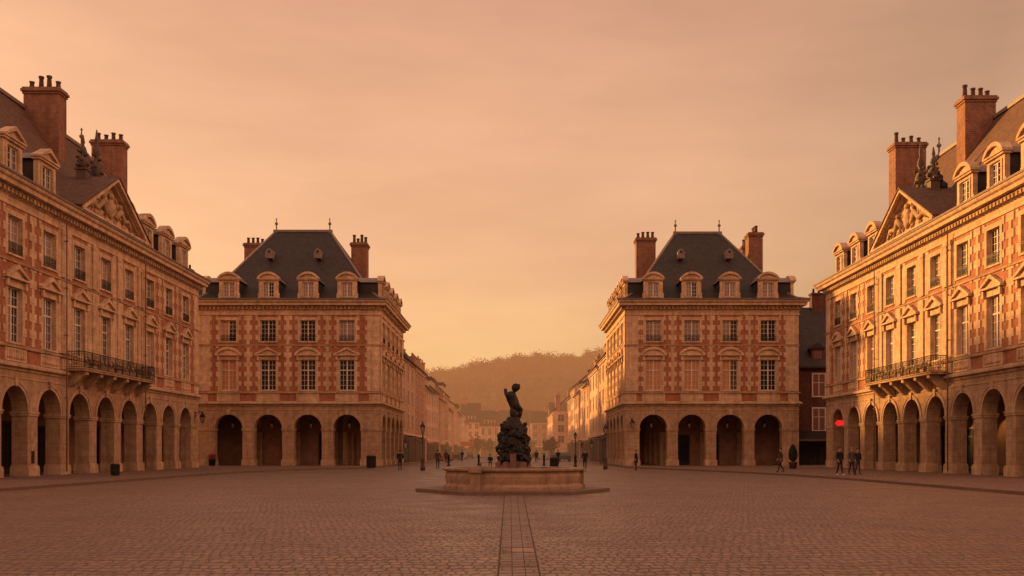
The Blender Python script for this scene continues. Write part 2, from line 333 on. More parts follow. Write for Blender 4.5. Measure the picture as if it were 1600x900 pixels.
def ring(m, x0, x1, y0, y1, profile, mi=0):   # mitred moulding round a rectangle: profile of (out, z), bottom to top
    rings = [[(x0 - o, y0 - o, z), (x1 + o, y0 - o, z), (x1 + o, y1 + o, z), (x0 - o, y1 + o, z)] for o, z in profile]
    m.loops(rings, mi, False, cap=False)
def hip_roof(root, x0, x1, y0, y1, z0, zr, ridge, mat='slate', over=.78):
    """Hipped roof with a flared foot. ridge = ((x,y),(x,y))."""
    m = MB(); e = [(x0 - over, y0 - over), (x1 + over, y0 - over), (x1 + over, y1 + over), (x0 - over, y1 + over)]
    (ax, ay), (bx, by) = ridge
    if abs(ax - bx) > abs(ay - by): tgt = [(ax, ay), (bx, by), (bx, by), (ax, ay)]
    else: tgt = [(ax, ay), (ax, ay), (bx, by), (bx, by)]
    prof_ = [(0, 0), (.12, .035), (.24, .115), (.35, .225), (.46, .355), (.73, .68), (.985, .985)]
    rings = [[(p[0] + (q[0] - p[0]) * t, p[1] + (q[1] - p[1]) * t, z0 + (zr - z0) * g) for p, q in zip(e, tgt)] for t, g in prof_]
    m.loops(rings, 0, False, cap=False); m.poly(rings[-1])
    m.poly([(p[0], p[1], z0) for p in e][::-1])
    o = link('roof', mat_shift(m, root).mesh('roof', M[mat]), root)
    c = MB(); z = z0 + (zr - z0) * .985
    if abs(ax - bx) > abs(ay - by): c.box(ax - .3, bx + .3, ay - .24, ay + .24, z, zr + .12)
    else: c.box(ax - .24, ax + .24, ay - .3, by + .3, z, zr + .12)
    for k in range(4):   # lead hips
        c.tube([rings[i][k] for i in range(len(rings))], .13, 6)
    link('ridge_cap', mat_shift(c, root).mesh('ridge_cap', M['lead']), o)
    return o
def mat_shift(m, root):
    L = root.location; m.v = [(x - L.x, y - L.y, z - L.z) for x, y, z in m.v]; return m

# ------------------------------------------------------------------ the arcaded facade
ZA, AR, ASP = 6.5, 1.45, 3.97
def arcade_wall(F, W, bays, root, th=.95, u_skip=(0, 0)):
    m = MB(); edges = [0.0 + u_skip[0]] + [(a + b)/2 for a, b in zip(bays, bays[1:])] + [W - u_skip[1]]; n = 14
    for i, c in enumerate(bays):
        l, r = edges[i], edges[i + 1]
        arc = [(c - AR * math.cos(PI * k / n), ASP + AR * math.sin(PI * k / n)) for k in range(n + 1)]
        for y, fl in ((0, 1), (th, -1)):
            def q(pts): m.poly([(x, y, z) for x, z in (pts if fl > 0 else pts[::-1])])
            q([(l, 0), (c - AR, 0), (c - AR, ASP), (c - AR, ZA), (l, ZA)]); q([(c + AR, 0), (r, 0), (r, ZA), (c + AR, ZA), (c + AR, ASP)])
            for a, b in zip(arc, arc[1:]): q([a, b, (b[0], ZA), (a[0], ZA)])
        path = [(c - AR, 0)] + arc + [(c + AR, 0)]
        for a, b in zip(path, path[1:]): m.poly([(a[0], 0, a[1]), (a[0], th, a[1]), (b[0], th, b[1]), (b[0], 0, b[1])])
    if u_skip == (0, 0): pass
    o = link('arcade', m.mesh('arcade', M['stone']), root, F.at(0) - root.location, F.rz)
    # each archivolt, impost and pier base is a part of its own
    def archivolt():
        k = MB()
        for seg in range(n):
            a0, a1 = PI * seg / n, PI * (seg + 1) / n
            for r0, r1, d in ((AR + .002, AR + .2, -.05), (AR + .2, AR + .3, -.09)):
                P = [(-r * math.cos(a), ASP + r * math.sin(a)) for r, a in ((r0, a0), (r0, a1), (r1, a1), (r1, a0))]
                k.poly([(x, d, z) for x, z in P])
                if r1 > AR + .25: k.poly([(P[3][0], d, P[3][1]), (P[2][0], d, P[2][1]), (P[2][0], .02, P[2][1]), (P[3][0], .02, P[3][1])])
                k.poly([(P[0][0], .02, P[0][1]), (P[1][0], .02, P[1][1]), (P[1][0], d, P[1][1]), (P[0][0], d, P[0][1])])
        k.prism([(-.13, ASP + AR - .03), (.13, ASP + AR - .03), (.2, ASP + AR + .5), (-.2, ASP + AR + .5)], -.15, .05)
        return k.mesh('archivolt', M['mould'])
    for c in bays: link('archivolt', cached('archivolt', archivolt), o, (c, 0, 0))
    for i in range(len(bays) + 1):
        a = bays[i - 1] + AR if i > 0 else .02; b = bays[i] - AR if i < len(bays) else W - .02
        e0 = .06 if i > 0 else -.02; e1 = .06 if i < len(bays) else -.02
        k = MB(); k.box(a - e0, b + e1, -.06, th + .05, ASP - .26, ASP - .12); k.box(a - e0 * 1.5, b + e1 * 1.5, -.10, th + .08, ASP - .12, ASP - .01); link('impost', k.mesh('impost', M['mould']), o)
        k = MB(); k.box(a - e0 * 1.6, b + e1 * 1.6, -.10, th + .06, 0, .62); k.box(a - e0 * 1.2, b + e1 * 1.2, -.07, th + .04, .62, .74); link('pier_base', k.mesh('pier_base', M['mould']), o)
        if 0 < i < len(bays):
            def rib():
                k = MB(); rr = 1.8; P = [(th + .05, 3.7), (th + .05, 6.02), (4.62, 6.02), (4.62, 3.7)] + [(2.81 + rr * math.cos(a), 3.9 + rr * math.sin(a)) for a in [PI * q / 10 for q in range(11)]]
                for x, rv in ((-.24, False), (.24, True)):
                    L = [(x, d, z) for d, z in P]; k.poly(L if rv else L[::-1])
                for a, b in zip(P, P[1:] + P[:1]): k.poly([(-.24, a[0], a[1]), (-.24, b[0], b[1]), (.24, b[0], b[1]), (.24, a[0], a[1])])
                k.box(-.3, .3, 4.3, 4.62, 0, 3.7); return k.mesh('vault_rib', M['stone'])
            link('vault_rib', cached('vault_rib', rib), o, ((a + b)/2, 0, 0))
    return o
def upper_wall(F, W, bays, root, rows, zt=17.1):
    m = MB(); us = sorted({0.0, W} | {c + s * .9 for c in bays for s in (-1, 1)})
    zs = sorted({ZA, zt} | {z for z0, z1 in rows for z in (z0 - .1, z1 + .1)})
    for a, b in zip(us, us[1:]):
        for z0, z1 in zip(zs, zs[1:]):
            mu, mz = (a + b)/2, (z0 + z1)/2
            if any(abs(mu - c) < .9 for c in bays) and any(r0 - .1 < mz < r1 + .1 for r0, r1 in rows): continue
            m.poly([(a, 0, z0), (b, 0, z0), (b, 0, z1), (a, 0, z1)])
    return link('wall', m.mesh('wall', M['brick']), root, F.at(0) - root.location, F.rz)
ROWS = [(7.92, 11.1), (13.0, 15.2)]
def dressing(F, W, bays, root, ped_kinds, central=(), corner=1.5, baluster=False):
    m = MB(); w = 1.6; j = .27
    for i, c in enumerate(bays):
        for (z0, z1) in ROWS:
            m.box(c - w/2 - j, c - w/2, -.05, .33, z0 - .12, z1 + .3); m.box(c + w/2, c + w/2 + j, -.05, .33, z0 - .12, z1 + .3)
            m.box(c - w/2, c + w/2, -.048, .33, z1, z1 + .298); m.box(c - w/2, c + w/2, -.09, .33, z0 - .12, z0)
        # pediment over the first-floor window
        zb = 11.52; k = ped_kinds[i % len(ped_kinds)]
        m.box(c - 1.06, c + 1.06, -.06, .02, 11.4, zb - .002); m.box(c - 1.36, c + 1.36, -.30, .02, zb, zb + .12)
        sh = lambda L: [(x + c, z) for x, z in L]
        P = sh(prof(2.5, .60, k, zb + .12)); m.prism(P, -.12, .02)
        Po, Pi = sh(prof(2.78, .78, k, zb + .122)), sh(prof(2.3, .52, k, zb + .122))
        order = [1, 2, 0] if k == 'tri' else list(range(len(Po)))
        for a, b in zip(order[:-1], order[1:]): m.prism([Pi[a], Po[a], Po[b], Pi[b]], -.29, .02)
        for s in (-1, 1): m.box(c + s * 1.02 - .11, c + s * 1.02 + .11, -.2, -.062, 11.05, zb - .004)
        # panel under the sill
        m.box(c - 1.18, c + 1.18, -.05, .02, 6.80, 7.56); 
        for (a, b, z0, z1) in ((-1.18, 1.18, 6.8, 6.9), (-1.18, 1.18, 7.46, 7.56), (-1.18, -1.04, 6.9, 7.46), (1.04, 1.18, 6.9, 7.46)): m.box(c + a, c + b, -.09, -.052, z0, z1)
        if baluster:
            for q in range(8):
                x = c - .86 + q * .246; m.lathe([(.05, 0), (.075, .12), (.085, .2), (.04, .34), (.065, .5), (.07, .55)], x, -.06, 6.905, n=6)
    # quoin chains between the windows and beside the corner piers
    zsp = [(7.85, 12.48), (12.68, 15.7)]
    def chain(a, b, ext, z0, z1, lo=True, hi=True):
        k = 0; z = z0
        while z < z1 - .05:
            ze = min(z + .5, z1); e = ext if k % 2 else 0
            m.box(a - (e if lo else 0), b + (e if hi else 0), -.045, .02, z, ze - .001); z += .5; k += 1
    for z0, z1 in zsp:
        for i in range(len(bays) - 1):
            mid = (bays[i] + bays[i + 1])/2
            if i in central: continue
            chain(mid - .16, mid + .16, .25, z0, z1)
            for e in (bays[i], bays[i + 1]):
                s = 1 if e < mid else -1; a = e + s * (w/2 + j)
                k = 0; z = z0
                while z < z1 - .05:
                    if k % 2: x0, x1 = sorted((a - s * .02, a + s * .24)); m.box(x0, x1, -.043, .02, z, min(z + .499, z1))
                    z += .5; k += 1
        chain(.03, corner, .22, z0, z1, lo=False); chain(W - corner, W - .03, .22, z0, z1, hi=False)
        for s, e in ((-1, bays[0]), (1, bays[-1])):
            a = e + s * (w/2 + j); k = 0; z = z0
            while z < z1 - .05:
                if k % 2: x0, x1 = sorted((a - s * .02, a + s * .24)); m.box(x0, x1, -.043, .02, z, min(z + .499, z1))
                z += .5; k += 1
    m.box(.03, 1.15, -.05, .02, 6.80, 7.56); m.box(W - 1.15, W - .03, -.05, .02, 6.80, 7.56)
    for i in central:    # giant pilasters
        mid = (bays[i] + bays[i + 1])/2
        for z0, z1 in zsp: m.box(mid - .92, mid + .92, -.044, .02, z0, z1)
        for s in ((-.34, .34) if i in (central[0], central[-1]) else (0,)):
            m.box(mid + s - .3, mid + s + .3, -.17, .02, 6.82, 7.5); m.box(mid + s - .24, mid + s + .24, -.15, .02, 7.86, 12.4); m.box(mid + s - .24, mid + s + .24, -.15, .02, 12.7, 15.4); m.box(mid + s - .3, mid + s + .3, -.19, .02, 15.4, 15.68)
    return link('stone_dressing', m.mesh('stone_dressing', M['dress']), root, F.at(0) - root.location, F.rz)
def dentils(F, W, root, parent):
    m = MB(); n = int(W / .42); P = []
    for i in range(n): u = (i + .5) * W / n; P += [(u - .12, 16.56), (u - .12, 16.34), (u + .12, 16.34), (u + .12, 16.56)]
    P = [(0, 16.64)][:0] + P + [(W, 16.56), (W, 16.63), (0, 16.63), (0, 16.56)]; m.prism(P, -.36, -.17)
    return link('dentil_band', m.mesh('dentil_band', M['mould']), parent, F.at(0) - root.location, F.rz)
def shopfronts(F, root, bays, d, items):
    """Dark shop doors and windows in the back wall of the passage."""
    for i, c in enumerate(bays):
        it = items[i % len(items)]
        if it is None: continue
        x0, x1, h = it; m = MB(); t = .12
        m.box(x0, x0 + t, -.10, .05, 0.04, h); m.box(x1 - t, x1, -.10, .05, 0.04, h); m.box(x0 + t, x1 - t, -.10, .05, h - .16, h); m.box(x0 + t, x1 - t, -.07, .05, 0.04, .5)
        xm = (x0 + x1)/2; m.box(xm - .04, xm + .04, -.07, .05, .5, h - .16); m.box(x0 + t, xm - .04, -.068, .05, h - .75, h - .68); m.box(xm + .04, x1 - t, -.068, .05, h - .75, h - .68)
        o = link('shop_door', m.mesh('shop_door', M['dark']), root, F.at(c, d, 0) - root.location, F.rz)
        g = MB(); g.poly([(x0 + t, -.03, .5), (x1 - t, -.03, .5), (x1 - t, -.03, h - .16), (x0 + t, -.03, h - .16)]); link('pane', g.mesh('pane', M['shopglass']), o)
def mouldings(root, x0, x1, y0, y1):
    m = MB()
    ring(m, x0, x1, y0, y1, [(-.02, 5.82), (.04, 5.84), (.04, 5.92), (-.02, 5.94)])
    ring(m, x0, x1, y0, y1, [(-.02, 6.26), (.08, 6.30), (.10, 6.42), (.26, 6.48), (.30, 6.50), (.30, 6.62), (.2, 6.70), (.12, 6.76), (-.02, 6.79)])
    ring(m, x0, x1, y0, y1, [(-.02, 7.57), (.13, 7.60), (.15, 7.72), (-.02, 7.79)])
    ring(m, x0, x1, y0, y1, [(-.02, 12.49), (.08, 12.51), (.11, 12.62), (-.02, 12.66)])
    link('string_course', mat_shift(m, root).mesh('string_course', M['mould']), root)
    c = MB()
    ring(c, x0, x1, y0, y1, [(-.02, 15.72), (.07, 15.74), (.07, 15.84), (.035, 15.86), (.035, 16.24), (.14, 16.32), (.16, 16.62), (.30, 16.66), (.66, 16.69), (.68, 16.92), (.80, 17.0), (.86, 17.12), (.86, 17.18), (-.02, 17.2)])
    o = link('cornice', mat_shift(c, root).mesh('cornice', M['dress']), root)
    g = MB(); ring(g, x0, x1, y0, y1, [(.6, 17.19), (.92, 17.2), (.95, 17.32), (.6, 17.34)]); link('gutter', mat_shift(g, root).mesh('gutter', M['lead']), o)
    return o
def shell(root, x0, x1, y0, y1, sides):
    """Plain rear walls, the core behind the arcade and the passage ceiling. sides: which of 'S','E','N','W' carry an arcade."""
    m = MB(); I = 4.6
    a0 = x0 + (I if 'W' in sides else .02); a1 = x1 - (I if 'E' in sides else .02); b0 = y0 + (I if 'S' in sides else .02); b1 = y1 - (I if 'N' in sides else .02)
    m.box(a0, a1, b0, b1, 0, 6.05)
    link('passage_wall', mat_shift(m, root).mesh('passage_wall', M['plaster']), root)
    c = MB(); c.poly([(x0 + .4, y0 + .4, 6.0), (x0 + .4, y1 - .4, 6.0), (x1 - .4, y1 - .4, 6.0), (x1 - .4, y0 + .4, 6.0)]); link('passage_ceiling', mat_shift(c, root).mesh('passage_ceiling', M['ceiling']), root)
    w = MB()
    def q(ax, ay, bx, by, z0): w.poly([(ax, ay, z0), (bx, by, z0), (bx, by, 17.1), (ax, ay, 17.1)])
    P = dict(S=(x0, y0, x1, y0), E=(x1, y0, x1, y1), N=(x1, y1, x0, y1), W=(x0, y1, x0, y0))
    for k, v in P.items():
        if k not in sides: q(*v, 0)
    link('rear_wall', mat_shift(w, root).mesh('rear_wall', M['brick']), root)

# ------------------------------------------------------------------ the two pavilions beyond the square
def pavilion(name, label, x0, x1, y0, y1, bays, street, ridge, zr, chims, kinds, paneU, paneL, front_shops, group):
    root = empty(name, ((x0 + x1)/2, y0, 0)); tag(root, label, 'building', group); W = x1 - x0; D = y1 - y0
    F = Frame(x0, y0, 0); S = Frame(x1, y0, PI/2) if street == 'E' else Frame(x0, y1, -PI/2)
    sb = [2.45 + k * (D - 4.9)/4 for k in range(5)]
    shell(root, x0, x1, y0, y1, ('S', street))
    for Fr, w_, b_, kd in ((F, W, bays, kinds), (S, D, sb, kinds[:1])):
        front = Fr is F
        arcade_wall(Fr, w_, b_, root, u_skip=(0, 0)); upper_wall(Fr, w_, b_, root, ROWS); dressing(Fr, w_, b_, root, kd, corner=1.38 if front else 1.0)
    co = mouldings(root, x0, x1, y0, y1); dentils(F, W, root, root); dentils(S, D, root, root)
    for i, c in enumerate(bays):
        add_window(root, F, c, .2, ROWS[0][0], 1.6, 3.18, paneL[i], 2.1, 6); add_window(root, F, c, .2, ROWS[1][0], 1.6, 2.2, paneU[i], None, 5, True)
    for c in sb:
        add_window(root, S, c, .2, ROWS[0][0], 1.6, 3.18, 'dark', 2.1, 6); add_window(root, S, c, .2, ROWS[1][0], 1.6, 2.2, 'dark', None, 5, True)
    shopfronts(F, root, bays, 4.6, front_shops)
    hip_roof(root, x0, x1, y0, y1, 17.3, zr, ridge)
    for i, c in enumerate(bays): dormer(root, F, c, 'seg', 1.0, 17.3, ('curtain', 'half2', 'curtain', 'curtain')[i])
    for c in sb[:]: dormer(root, S, c, 'seg', 1.0, 17.3)
    O = Frame(x0, y1, -PI/2) if street == 'E' else Frame(x1, y0, PI/2)
    dormer(root, O, sb[0] if street == 'W' else sb[-1], 'seg', 1.0, 17.3); dormer(root, O, sb[2], 'seg', 1.0, 17.3)
    for cfg in chims: chimney(root, *cfg)
    for (x, y) in ridge: finial(root, x, y, zr, 1.5)
    # two small lead lucarnes high on the front slope
    for t in (-1, 1):
        fy = (ridge[0][1] - y0 + .78) ; zc = 23.0; tt = (zc - 17.3)/(zr - 17.3); y = y0 - .78 + fy * tt; xc = (ridge[0][0] + ridge[1][0])/2 + t * 2.65
        m = MB(); P = [(-.28, -.3), (.28, -.3), (.28, .5)] + [(.28 * math.cos(a), .5 + .28 * math.sin(a)) for a in (PI/4, PI/2, 3*PI/4)] + [(-.28, .5)]
        m.prism(P, -.55, 1.2); 
        for x in (-.38, .22): m.box(x, x + .16, -.62, -.3, -.3, .4)
        lo = link('lucarne', m.mesh('lucarne', M['lead']), root, Vector((xc, y, zc)) - root.location)
        g = MB(); g.lathe([(.17, 0), (.17, .02)], n=12); me = g.mesh('pane', M['glass']); gp = link('pane', me, lo, (0, -.552, .42)); gp.rotation_euler = (PI/2, 0, 0)
    return root
DS = [None, (-.2, 1.5, 3.4), (-.3, 1.6, 3.3), None]
LX = [(p - CX) * 99 / FPX for p in (357, 419, 481, 542)]
pavL = pavilion('arcaded_pavilion', 'brick and stone corner house left of the street, its slate hip roof the wider one', -33.05, -14.0, 99, 119, [x + 33.05 for x in LX], 'E', ((-27.3, 109), (-21.2, 109)), 26.75,
    [(-31.4, -29.2, 110.5, 112, 17.5, 25.8), (-18.65, -16.9, 108.4, 110, 17.5, 25.4)], ['seg', 'tri', 'seg', 'tri'][:4], ['half', 'dark', 'dark', 'curtain'], ['warm', 'dark', 'dark', 'dark'], [(.4, 1.3, 3.6), (.3, 1.75, 3.7), (.2, 1.8, 3.6), None], 'arcaded corner houses')
RX = [(p - CX) * 99 / FPX for p in (1021, 1081, 1141, 1200.5)]
pavR = pavilion('arcaded_pavilion', 'brick and stone corner house right of the street with three tall brick chimney stacks', 11.4, 29.45, 99, 119, [x - 11.4 for x in RX], 'W', ((18.3, 109), (23.3, 109)), 26.55,
    [(13.8, 16.0, 108.6, 110, 17.5, 26.0), (26.6, 28.2, 108.6, 110.2, 17.5, 26.6), (26.9, 28.1, 113.0, 114.6, 17.5, 26.0)], ['seg'], ['curtain', 'curtain', 'half2', 'dark'], ['warm', 'warm', 'half', 'dark'], [None, (-1.5, .6, 3.4), (-1.5, -.2, 3.4), (-1.5, -.6, 3.4)], 'arcaded corner houses')

# ------------------------------------------------------------------ the two long ranges along the square
def long_range(name, label, left, fx, y0, y1, bays_y, group):
    """Nine-bay range with a three-bay pedimented centre; the facade plane is x = fx."""
    s = -1 if left else 1; depth = 14.4
    x0, x1 = (fx - depth, fx) if left else (fx, fx + depth); W = y1 - y0
    root = empty(name, (fx, (y0 + y1)/2, 0)); tag(root, label, 'building', group)
    F = Frame(fx, y0, PI/2) if left else Frame(fx, y1, -PI/2)
    bays = sorted((y - y0) if left else (y1 - y) for y in bays_y); mid = bays[4]
    shell(root, x0, x1, y0, y1, ('E' if left else 'W',))
    arcade_wall(F, W, bays, root); upper_wall(F, W, bays, root, ROWS)
    dressing(F, W, bays, root, ['tri'], central=(2, 3, 4, 5), corner=1.2, baluster=True)
    mouldings(root, x0, x1, y0, y1); dentils(F, W, root, root)
    for i, c in enumerate(bays):
        add_window(root, F, c, .24, ROWS[0][0], 1.6, 3.18, random.choice(('dark', 'dark', 'half2', 'dark', 'curtain', 'half')), 2.1, 6)
        add_window(root, F, c, .24, ROWS[1][0], 1.6, 2.2, random.choice(('dark', 'dark', 'curtain')), None, 5, True)
    shopfronts(F, root, bays, 4.6, [(-1.2, 1.2, 3.6), (-1.3, .9, 3.4), None])
    rx = fx + s * 7.2
    hip_roof(root, x0, x1, y0, y1, 17.3, 26.9, ((rx, y0 + 7.5), (rx, y1 - 7.6)), 'slate_brown')
    for i, c in enumerate(bays):
        far_i = i if left else 8 - i
        if far_i in (3, 4): continue
        dormer(root, F, c, 'tri' if left and far_i < 3 else 'seg', 1.08, 17.25)
    if left: chs = [(fx - 7.1, fx - 4.5, 70, 71.2, 19.5, 28.4), (fx - 7.35, fx - 4.75, 81.8, 83.0, 19, 28.4)]
    else: chs = [(fx + 4.87, fx + 7.2, 72.2, 73.6, 19.5, 28.6), (fx + 4.3, fx + 7.0, 84.0, 85.5, 19, 28.9)]
    for cfg in chs: chimney(root, *cfg)
    finial(root, rx, y1 - 7.6, 26.9, 1.7)
    # pediment
    m = MB(); hw = 5.35; z0, z1 = 17.36, 20.75
    m.prism([(mid - hw + .25, z0), (mid + hw - .25, z0), (mid, z1 - .3)], -.28, .6)
    m.box(mid - hw - .25, mid + hw + .25, -.98, .5, 17.345, 17.5)
    def rake(o, t, d):
        for sg in (-1, 1):
            P = [(mid + sg * (hw + o), z0 + .14), (mid, z1 + o * .62), (mid, z1 + o * .62 - t), (mid + sg * (hw + o - t * 1.6), z0 + .14)]
            m.prism(P if sg > 0 else P[::-1], d, .6)
    rake(.0, .26, -.62); rake(.36, .3, -.95)
    ped = link('pediment', m.mesh('pediment', M['dress']), root, F.at(0) - root.location, F.rz)
    r_ = MB(); rnd = random.Random(5)
    def arm(pts, rr): r_.tube(pts, rr, 6)
    r_.ico((mid, -.34, 18.75), (.62, .22, .75), 2, .12); r_.ico((mid, -.36, 19.62), (.34, .2, .22), 2, .15)
    for sg in (-1, 1):
        for k in range(26):
            u = rnd.uniform(.7, 4.3); zt = 17.7 + (1 - u/5.2) * 2.7; z = rnd.uniform(17.7, max(17.75, zt - .25)); r_.ico((mid + sg * u, -.3, z), (rnd.uniform(.1, .3), .16, rnd.uniform(.12, .32)), 1, .25)
        arm([(mid + sg * .8, -.36, 18.2), (mid + sg * 1.5, -.42, 18.9), (mid + sg * 2.1, -.36, 18.3), (mid + sg * 2.9, -.4, 18.5), (mid + sg * 3.8, -.34, 17.9)], [.2, .26, .2, .18, .1])
        r_.ico((mid + sg * 1.45, -.42, 19.2), .2, 2, .05)
    link('relief_carving', r_.mesh('relief_carving', M['mould']), ped)
    g = MB()
    for sg in (-1, 1):
        P = [(mid, z1 + .16), (mid + sg * (hw + .42), 17.55), (mid + sg * (hw + .42), 17.62), (mid, z1 + .28)]; g.prism(P if sg < 0 else P[::-1], -1.02, 4.2)
    link('pediment_roof', g.mesh('pediment_roof', M['slate_brown']), ped)
    # carved pinnacles standing on the pediment's roof, with scrolls between
    def pinnacle(u, d, zb, h):
        p = MB(); p.box(-.34, .34, -.34, .34, -1.6, .5); p.box(-.42, .42, -.42, .42, .5, .62)
        p.lathe([(.2, .62), (.3, .8), (.42, .62 + .22*h), (.25, .62 + .36*h), (.12, .62 + .42*h), (.27, .62 + .5*h), (.2, .62 + .62*h), (.08, .62 + .7*h), (.14, .62 + .78*h), (.04, .62 + h)], n=10)
        for k in range(10): a = k * 2.4; p.ico((.34 * math.cos(a), .34 * math.sin(a), .75 + h * .05 * k), .2 - .008 * k, 1, .3)
        return link('pinnacle', p.mesh('pinnacle', M['old_lead']), root, F.at(u, d, zb) - root.location, F.rz)
    sg = 1 if left else -1
    pinnacle(mid + sg * 2.0, 1.5, 20.8, 3.6); pinnacle(mid - sg * .2, 1.5, 20.9, 2.4); 
    sc_ = MB()
    for k in range(16): sc_.ico((rnd.uniform(-1.0, 1.0), rnd.uniform(-.25, .4), rnd.uniform(-1.0, .5)), rnd.uniform(.3, .5), 1, .3)
    link('roof_carving', sc_.mesh('roof_carving', M['slate']), root, F.at(mid + sg * .9, 1.9, 21.2) - root.location, F.rz)
    # iron balcony on stone brackets
    b = MB(); bw = 6.05
    b.box(mid - bw, mid + bw, -1.25, .0, 6.80, 6.94); b.box(mid - bw - .06, mid + bw + .06, -1.32, -.02, 6.94, 7.0)
    bal = link('balcony', b.mesh('balcony', M['mould']), root, F.at(0) - root.location, F.rz)
    for k in range(6):
        u = mid - 5.4 + k * 2.16; p = MB(); p.prism([(-1.15, .82), (-1.15, .6), (-.85, .45), (-.5, .1), (-.2, -.12), (0, -.2), (0, .82)], -.2, .2)
        me = p.mesh('bracket', M['mould']); q = link('bracket', me, bal, (u, .0, 5.97), PI/2); q.location = (u, 0, 5.97); q.rotation_euler = (0, 0, PI/2)
    i_ = MB()
    def run(p, q):
        L = (Vector(q) - Vector(p)).length; n = int(L / .15); P, Q = Vector(p), Vector(q)
        for z, t in ((.06, .018), (.22, .014), (.92, .014), (1.05, .028)): i_.tube([P + Vector((0, 0, z)), Q + Vector((0, 0, z))], t, 4)
        for k in range(n + 1):
            c = P.lerp(Q, k/n)
            big = k % 8 == 0
            i_.tube([c, c + Vector((0, 0, 1.05))], .03 if big else .012, 4)
        dv = (Q - P).normalized(); nn = int(L / .6)
        for k in range(nn):
            c = P.lerp(Q, (k + .5)/nn) + Vector((0, 0, .57))
            for rr in (.27, .15): i_.tube([c + dv * rr * math.cos(a * PI/5) + Vector((0, 0, rr * 1.15 * math.sin(a * PI/5))) for a in range(11)], .016, 4)
    y_ = -1.2; run((mid - bw + .06, y_, 7.0), (mid + bw - .06, y_, 7.0)); run((mid - bw + .06, -.06, 7.0), (mid - bw + .06, y_, 7.0)); run((mid + bw - .06, y_, 7.0), (mid + bw - .06, -.06, 7.0))
    link('railing', i_.mesh('railing', M['iron']), bal)
    # downpipes beside the centre
    for u in (mid - 6.5, mid + 6.5):
        p = MB(); p.tube([(0, -.12, .3), (0, -.12, 16.2)], .045, 6)
        for z in (2, 5, 9, 12, 15): p.box(-.09, .09, -.2, -.02, z, z + .06)
        link('downpipe', p.mesh('downpipe', M['pipe']), root, F.at(u, 0, 0) - root.location + (F.d * -.2), F.rz)
    return root, F, bays
rangeL, FL, bL = long_range('arcaded_range', 'long shaded brick and stone building along the left side with pediment and iron balcony', True, -29.0, 47.8, 87.2, [67.5 + 4.08 * k for k in range(-4, 5)], 'arcaded long buildings')
rangeR, FR, bR = long_range('arcaded_range', 'long building along the right side, its upper facade glowing in low sun', False, 29.2, 50.9, 89.5, [70.2 + 4.0 * k for k in range(-4, 5)], 'arcaded long buildings')

